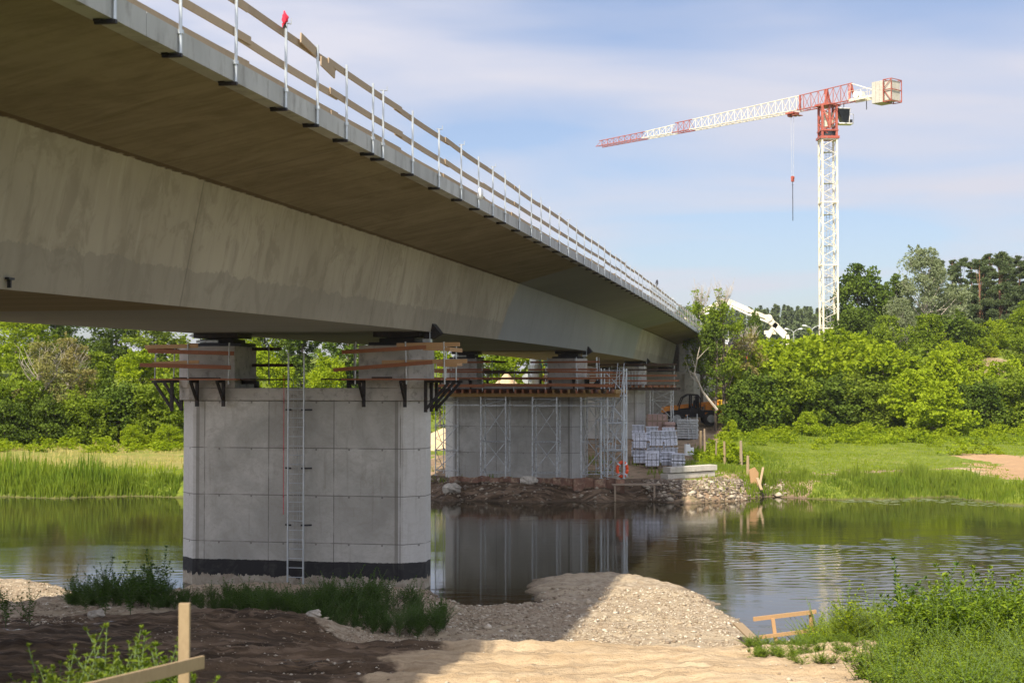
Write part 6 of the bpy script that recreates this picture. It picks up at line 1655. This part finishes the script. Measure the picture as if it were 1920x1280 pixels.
# round the foot of the nearest pier
lim = lambda X, Y: (X > -.31 * Y) & (Y > 33.4 + .5 * wav(X, Y, 3)) & (Y < 38.0)
p_ = spots(300, -11.2, -6.0, 33, 38.4, lim, 1); merge_plants('pier_foot_weeds', bushy + broad[:1], p_, np.random.RandomState(1).uniform(.45, 1.0, len(p_)) * np.clip(1 + .35 * wav(p_[:, 0], p_[:, 1], 4), .6, 1.4) * (1 - .38 * smooth(-8.9, -8.3, p_[:, 0])), 2, 'weed_dark', 'dense dark weeds at the left foot of the nearest pier')
p_ = spots(480, -7.2, -1.5, 32.2, 38.0, lambda X, Y: (Y > 32.8 + .4 * wav(X, Y, 3)) & (X < -1.5 - .25 * abs(Y - 34)) , 2); merge_plants('feathery_weeds', wispy[:1] + bushy, p_, np.random.RandomState(2).uniform(.45, 1.05, len(p_)) * np.clip(1 + .4 * wav(p_[:, 0], p_[:, 1], 4), .6, 1.5) * (1 - .38 * (1 - smooth(-5.6, -4.9, p_[:, 0]))), 3, 'weed_dark', 'feathery green weeds at the right foot of the nearest pier')
ind = [
 (248, 1165, 31.5, 1.15, 'tall dark weed with curled leaves standing left of the pier weeds'), (200, 1160, 32.2, .95, 'slender weed at the shore, left of the tall dark weed'), (165, 1165, 32.5, .6, 'small weed at the edge of the left gravel'),
 (60, 1165, 29.5, .85, 'weed standing on the left gravel, second from the left frame edge'), (16, 1166, 29.0, 1.0, 'weed at the left frame edge on the gravel'), (286, 1140, 33.5, 1.3, 'tallest weed left of the nearest pier'), (305, 1140, 34.3, 1.4, 'second tallest weed left of the nearest pier')]
broadM = []
for s_ in (1, 2, 3):
    V, FI, SV, SF = broad[s_ - 1]; me = fast_mesh('weed_leaves', V, 4, FI); me.materials.append(M['weed_dark']); ms = fast_mesh('weed_stem', SV, 4, SF); ms.materials.append(M['stem']); broadM.append((me, ms))
def single(label, x, y, sc, k, group, wide=1.0):
    r = thing('weed_plant', label, 'weed', (x, y, gz(x, y) - .02), k * 1.7, group); r.scale = (sc * wide, sc * wide, sc)
    for nm, me in zip(('leaves', 'stem'), broadM[k % 3]):
        o = bpy.data.objects.new(nm, me); COL.objects.link(o); o.parent = r
for j, (px, py, Y, sc, lab) in enumerate(ind): single(lab, X_at(px, Y), Y, sc, j, 'single weeds left of the nearest pier')
# right foreground thicket
def rcond(X, Y): return (X > 5.9 + .12 * (Y - 20) + .5 * wav(X, Y, 4)) & (X < 14)
g1 = spots(1500, 4.5, 13.5, 15.2, 24, lambda X, Y: (X > .255 * Y + .35 * wav(X, Y, 3)) & (X < .42 * Y), 3)
merge_plants('thicket_weeds', bushy + wispy[:1], g1, np.random.RandomState(3).uniform(.45, .95, len(g1)), 4, 'weed', 'dense green weeds covering the right foreground')
g2 = spots(560, 6.2, 13.8, 24, 31, lambda X, Y: (X > .262 * Y + .3) , 4); merge_plants('tall_thicket', broad + bushy[:1], g2, np.random.RandomState(4).uniform(.9, 1.35, len(g2)), 5, 'weed', 'tall dark green leafy weeds at the shore in the right foreground')
g3 = spots(420, 6.0, 8.6, 26.0, 31.5, lambda X, Y: (X < .262 * Y + .2) & (X > .205 * Y), 5); merge_plants('yellow_green_weeds', wispy + bushy, g3, np.random.RandomState(5).uniform(.6, 1.2, len(g3)), 6, 'leaf_bright', 'yellow green feathery weeds right of the small timber railing')
g4 = spots(900, 3.8, 8.5, 21.0, 27.5, lambda X, Y: (X > .165 * Y) & (X < .30 * Y + .4 * wav(X, Y, 2)) & (Y > 23.8 + .6 * wav(X, Y, 2.5) - (X - 4) * .35), 6); merge_plants('low_herbs', bushy, g4, np.random.RandomState(6).uniform(.10, .34, len(g4)), 7, 'weed', 'low herbs creeping over the sand by the small timber railing', wide=2.0)
for j, (px, Y, sc, lab) in enumerate(((1690, 27, 1.72, 'tall leafy weed at the left end of the right thicket'), (1728, 27.5, 1.82, 'tallest leafy weed of the right thicket'), (1785, 27, 1.45, 'leafy weed right of the tallest one in the thicket'), (1842, 26.5, 1.35, 'leafy weed in the middle of the thicket top'), (1890, 26, 1.3, 'leafy weed near the right frame edge'))):
    single(lab, X_at(px, Y), Y, sc, j, 'single tall weeds in the right thicket')
# left foreground
fg = [(115, 11.0, 0.81, 'light green weed farthest left in the foreground'), (182, 11.1, 0.94, 'pointed light green weed, second from the left in the foreground'), (225, 10.9, 0.69, 'low light green weed between the two pointed ones'), (270, 10.9, 1.15, 'tallest light green weed left of the timber stake'), (304, 11.0, 1.12, 'light green weed directly left of the timber stake'),
      (385, 11.0, 0.63, 'small light green weed just right of the timber stake'), (410, 11.1, 0.61, 'small weed farthest right in the foreground')]
lightM = []
for s_ in (51, 52, 53):
    V, FI, SV, SF = plant_arrays(s_, .85, .125, .42, 24, .03); me = fast_mesh('weed_leaves', V, 4, FI); me.materials.append(M['reed']); ms = fast_mesh('weed_stem', SV, 4, SF); ms.materials.append(M['stem']); lightM.append((me, ms))
sv = broadM; broadM = lightM
for j, (px, Y, sc, lab) in enumerate(fg): single(lab, X_at(px, Y), Y, sc, j, 'light green weeds in the left foreground', 1.25)
broadM = sv
g5 = spots(150, -4.2, -2.0, 10.7, 11.9, lambda X, Y: (X < -.232 * Y) & (X > -.325 * Y), 8); merge_plants('foreground_weeds', bushy, g5, np.random.RandomState(8).uniform(.7, 1.2, len(g5)), 9, 'reed', 'low light green weeds under the timber rail in the left foreground')

# ---------------------------------------------------------------- timber stake and rail in the foreground
p = P(346, 1130, 10.65)
o = MB((p.x, 10.65, 0)); o.box(p.x - .041, 10.63, gz(p.x, 10.65) - .4, p.x + .041, 10.675, p.z); o = o.build('timber_stake', M['pale_wood'], None, bevel=.004); o.location = (p.x, 10.65, 0)
tag(o, 'pale square timber stake standing in the left foreground', 'stake', 'timber marks in the left foreground')
a = P(150, 1296, 9.4); b = P(381, 1240, 10.6); mb = MB(a); mb.bar(a, b, .028, .095); o = mb.build('timber_rail', M['pale_wood'], None, bevel=.004); o.location = a
tag(o, 'weathered board nailed slantwise to the foreground stake', 'board', 'timber marks in the left foreground')
# small timber railing at the shore, lone stake, edge board
r = thing('timber_railing', 'small orange timber railing of two rails at the water edge', 'railing', P(1463, 1205, 30), 0)
org = P(1463, 1205, 30)
mb = MB(org); mb.bar(P(1413, 1160, 30), P(1530, 1146, 30.6), .04, .085); mb.build('rail', M['wood_new'], r)
mb = MB(org); mb.bar(P(1424, 1194, 29.9), P(1535, 1180, 30.5), .04, .075); mb.build('rail', M['wood_new'], r)
mb = MB(org); mb.bar(P(1449, 1158, 30.1), P(1459, 1235, 30.1), .075, .05, (0, 1, 0)); mb.build('post', M['wood_new'], r)
mb = MB(org); mb.bar(P(1520, 1146, 30.6), P(1524, 1235, 30.6), .075, .05, (0, 1, 0)); mb.build('post', M['wood_new'], r)
plank('square timber stake between the thicket and the feathery weeds', P(1658, 1155, 28) + Vector((0, 0, -1.0)), P(1657, 1152, 28), .09, .07, 'wood_new', 'shore_stake', 'stakes by the right thicket', 'stake')
plank('half hidden board end in the feathery weeds', P(1612, 1180, 29) + Vector((0, 0, -.8)), P(1611, 1166, 29), .14, .04, 'wood_new', 'shore_stake', 'stakes by the right thicket', 'stake')
plank('long pale board edging the gravel spit at the water', P(1383, 1168, 33.0), P(1424, 1208, 30.5), .22, .04, 'pale_wood', 'edge_board', None, 'board')

# ---------------------------------------------------------------- stones
def stones(name, pts, size, label, seed, mat='pebble'):
    rs = np.random.RandomState(seed); n = len(pts)
    base = np.array([[1, 0, 0], [-1, 0, 0], [0, 1, 0], [0, -1, 0], [0, 0, 1], [0, 0, -1]], float)
    f = np.array([[0, 2, 4], [2, 1, 4], [1, 3, 4], [3, 0, 4], [2, 0, 5], [1, 2, 5], [3, 1, 5], [0, 3, 5]])
    S = size * np.exp(rs.normal(0, .45, n)); A = rs.uniform(0, 6.28, n)
    sc = np.stack([S * rs.uniform(.8, 1.5, n), S * rs.uniform(.6, 1.1, n), S * rs.uniform(.35, .7, n)], 1)
    B_ = base[None] * rs.uniform(.75, 1.25, (n, 6, 1)) * sc[:, None, :]
    c, s = np.cos(A)[:, None], np.sin(A)[:, None]
    V = np.stack([B_[..., 0] * c - B_[..., 1] * s, B_[..., 0] * s + B_[..., 1] * c, B_[..., 2] + .12 * B_[..., 0]], -1) + pts[:, None, :] + np.array([0, 0, .15]) * S[:, None, None]
    o = link(name, fast_mesh(name, V.reshape(-1, 3), 3, (np.arange(n) * 6)[:, None, None].repeat(8, 1).reshape(n, 8, 1) .reshape(-1, 1) + np.tile(f, (n, 1))), M[mat]); tag(o, label, 'stones', kind='stuff')
k = NT('pebbles'); ge = k.n('ShaderNodeNewGeometry')
cr_ = k.n('ShaderNodeValToRGB'); k.L.new(ge.outputs['Random Per Island'], cr_.inputs[0])
el = cr_.color_ramp.elements; el[0].color = (.22, .165, .11, 1); el[1].color = (.66, .60, .49, 1); e2 = el.new(.5); e2.color = (.38, .30, .205, 1); e3 = el.new(.85); e3.color = (.50, .43, .32, 1)
M['pebble'] = k.fin(cr_.outputs[0], .85)
k = NT('muddy_rubble'); ge = k.n('ShaderNodeNewGeometry'); M['rubble'] = k.fin(k.mix(k.math('POWER', ge.outputs['Random Per Island'], 2.2), (.13, .095, .065), (.50, .43, .32)), .9)
cl = lambda X, Y, sc=3.0: wav(X, Y, sc, 8, 2)
p_ = scatter(60000, -3.5, 9.5, 27.8, 41.5, 11, 0, lambda X, Y, H, n, f, s, t: (n > .02) & (cl(X, Y) + .6 * cl(X * .6 + 3, Y * 1.8, 2.0) > -.25))
stones('spit_gravel', p_, .017, 'pale gravel covering the spit in the middle', 1)
p_ = scatter(3000, -4, 9.5, 27.5, 41.5, 12, 0, lambda X, Y, H, n, f, s, t: (n > .02)); stones('spit_cobbles', p_, .042, 'larger cobbles scattered over the spit', 2)
p_ = scatter(9000, -19, -8.8, 30, 42, 13, 0, lambda X, Y, H, n, f, s, t: (n > .02)); stones('left_gravel', p_, .024, 'pale gravel on the left near shore', 3)
p_ = scatter(9000, -14, 9, 17, 31, 14, 0, lambda X, Y, H, n, f, s, t: cl(X, Y, 5) > .1); stones('road_stones', p_, .017, 'small stones and clods on the sand and mud', 4)
p_ = scatter(2600, -16, 15.5, 72.5, 79, 15, 0, lambda X, Y, H, n, f, s, t: (f > .03) & (f < 2.2) & (s > -24)); stones('bank_rubble', p_, .065, 'rubble along the far shore under the bridge', 5, 'rubble')
p_ = scatter(2600, 7.0, 14.8, 73, 78, 16, 0, lambda X, Y, H, n, f, s, t: (f > .05) & (f < 2.6)); stones('sunlit_rubble', p_, .085, 'sunlit rubble at the waterline beside the brown plywood', 6, 'rubble')
for j, (px, py, Y, sz, lab) in enumerate(((993, 917, 75, .42, 'large pale boulder at the waterline in front of the second pier'), (847, 925, 75, .45, 'pale boulder at the left end of the dark shore'), (1148, 900, 76, .38, 'pale boulder by the plank walkway'), (745, 1170, 31, .0, ''), (185, 1166, 30.5, .16, 'flat pale stone in the shade near the left gravel'), (590, 1185, 30.5, .15, 'pale stone on the dark mud in front of the pier weeds'))):
    if not lab: continue
    x = X_at(px, Y); mb = MB(); blob(mb, (0, 0, sz * .3), (sz * 1.1, sz * .8, sz * .6), 30 + j, amp=.3); o = mb.build('boulder', M['stone'], None); o.location = (x, Y, gz(x, Y)); tag(o, lab, 'boulder', 'boulders')

# ---------------------------------------------------------------- thin summer haze
hz = bpy.data.meshes.new('haze')
x0, x1, y0, y1, z0, z1 = -1500, 1500, -60, 1100, -4, 46
hz.from_pydata([(x0,y0,z0),(x1,y0,z0),(x1,y1,z0),(x0,y1,z0),(x0,y0,z1),(x1,y0,z1),(x1,y1,z1),(x0,y1,z1)], [], [(0,3,2,1),(4,5,6,7),(0,1,5,4),(1,2,6,5),(2,3,7,6),(3,0,4,7)])
hm = bpy.data.materials.new('haze'); hm.use_nodes = True
for n_ in list(hm.node_tree.nodes): hm.node_tree.nodes.remove(n_)
ho = hm.node_tree.nodes.new('ShaderNodeOutputMaterial'); hv = hm.node_tree.nodes.new('ShaderNodeVolumePrincipled')
hv.inputs['Color'].default_value = (0.86, 0.90, 1.0, 1); hv.inputs['Density'].default_value = 0.00013; hv.inputs['Anisotropy'].default_value = 0.2
hm.node_tree.links.new(hv.outputs[0], ho.inputs['Volume'])
tag(link('haze', hz, hm), kind='stuff')
SC.cycles.volume_bounces = 0
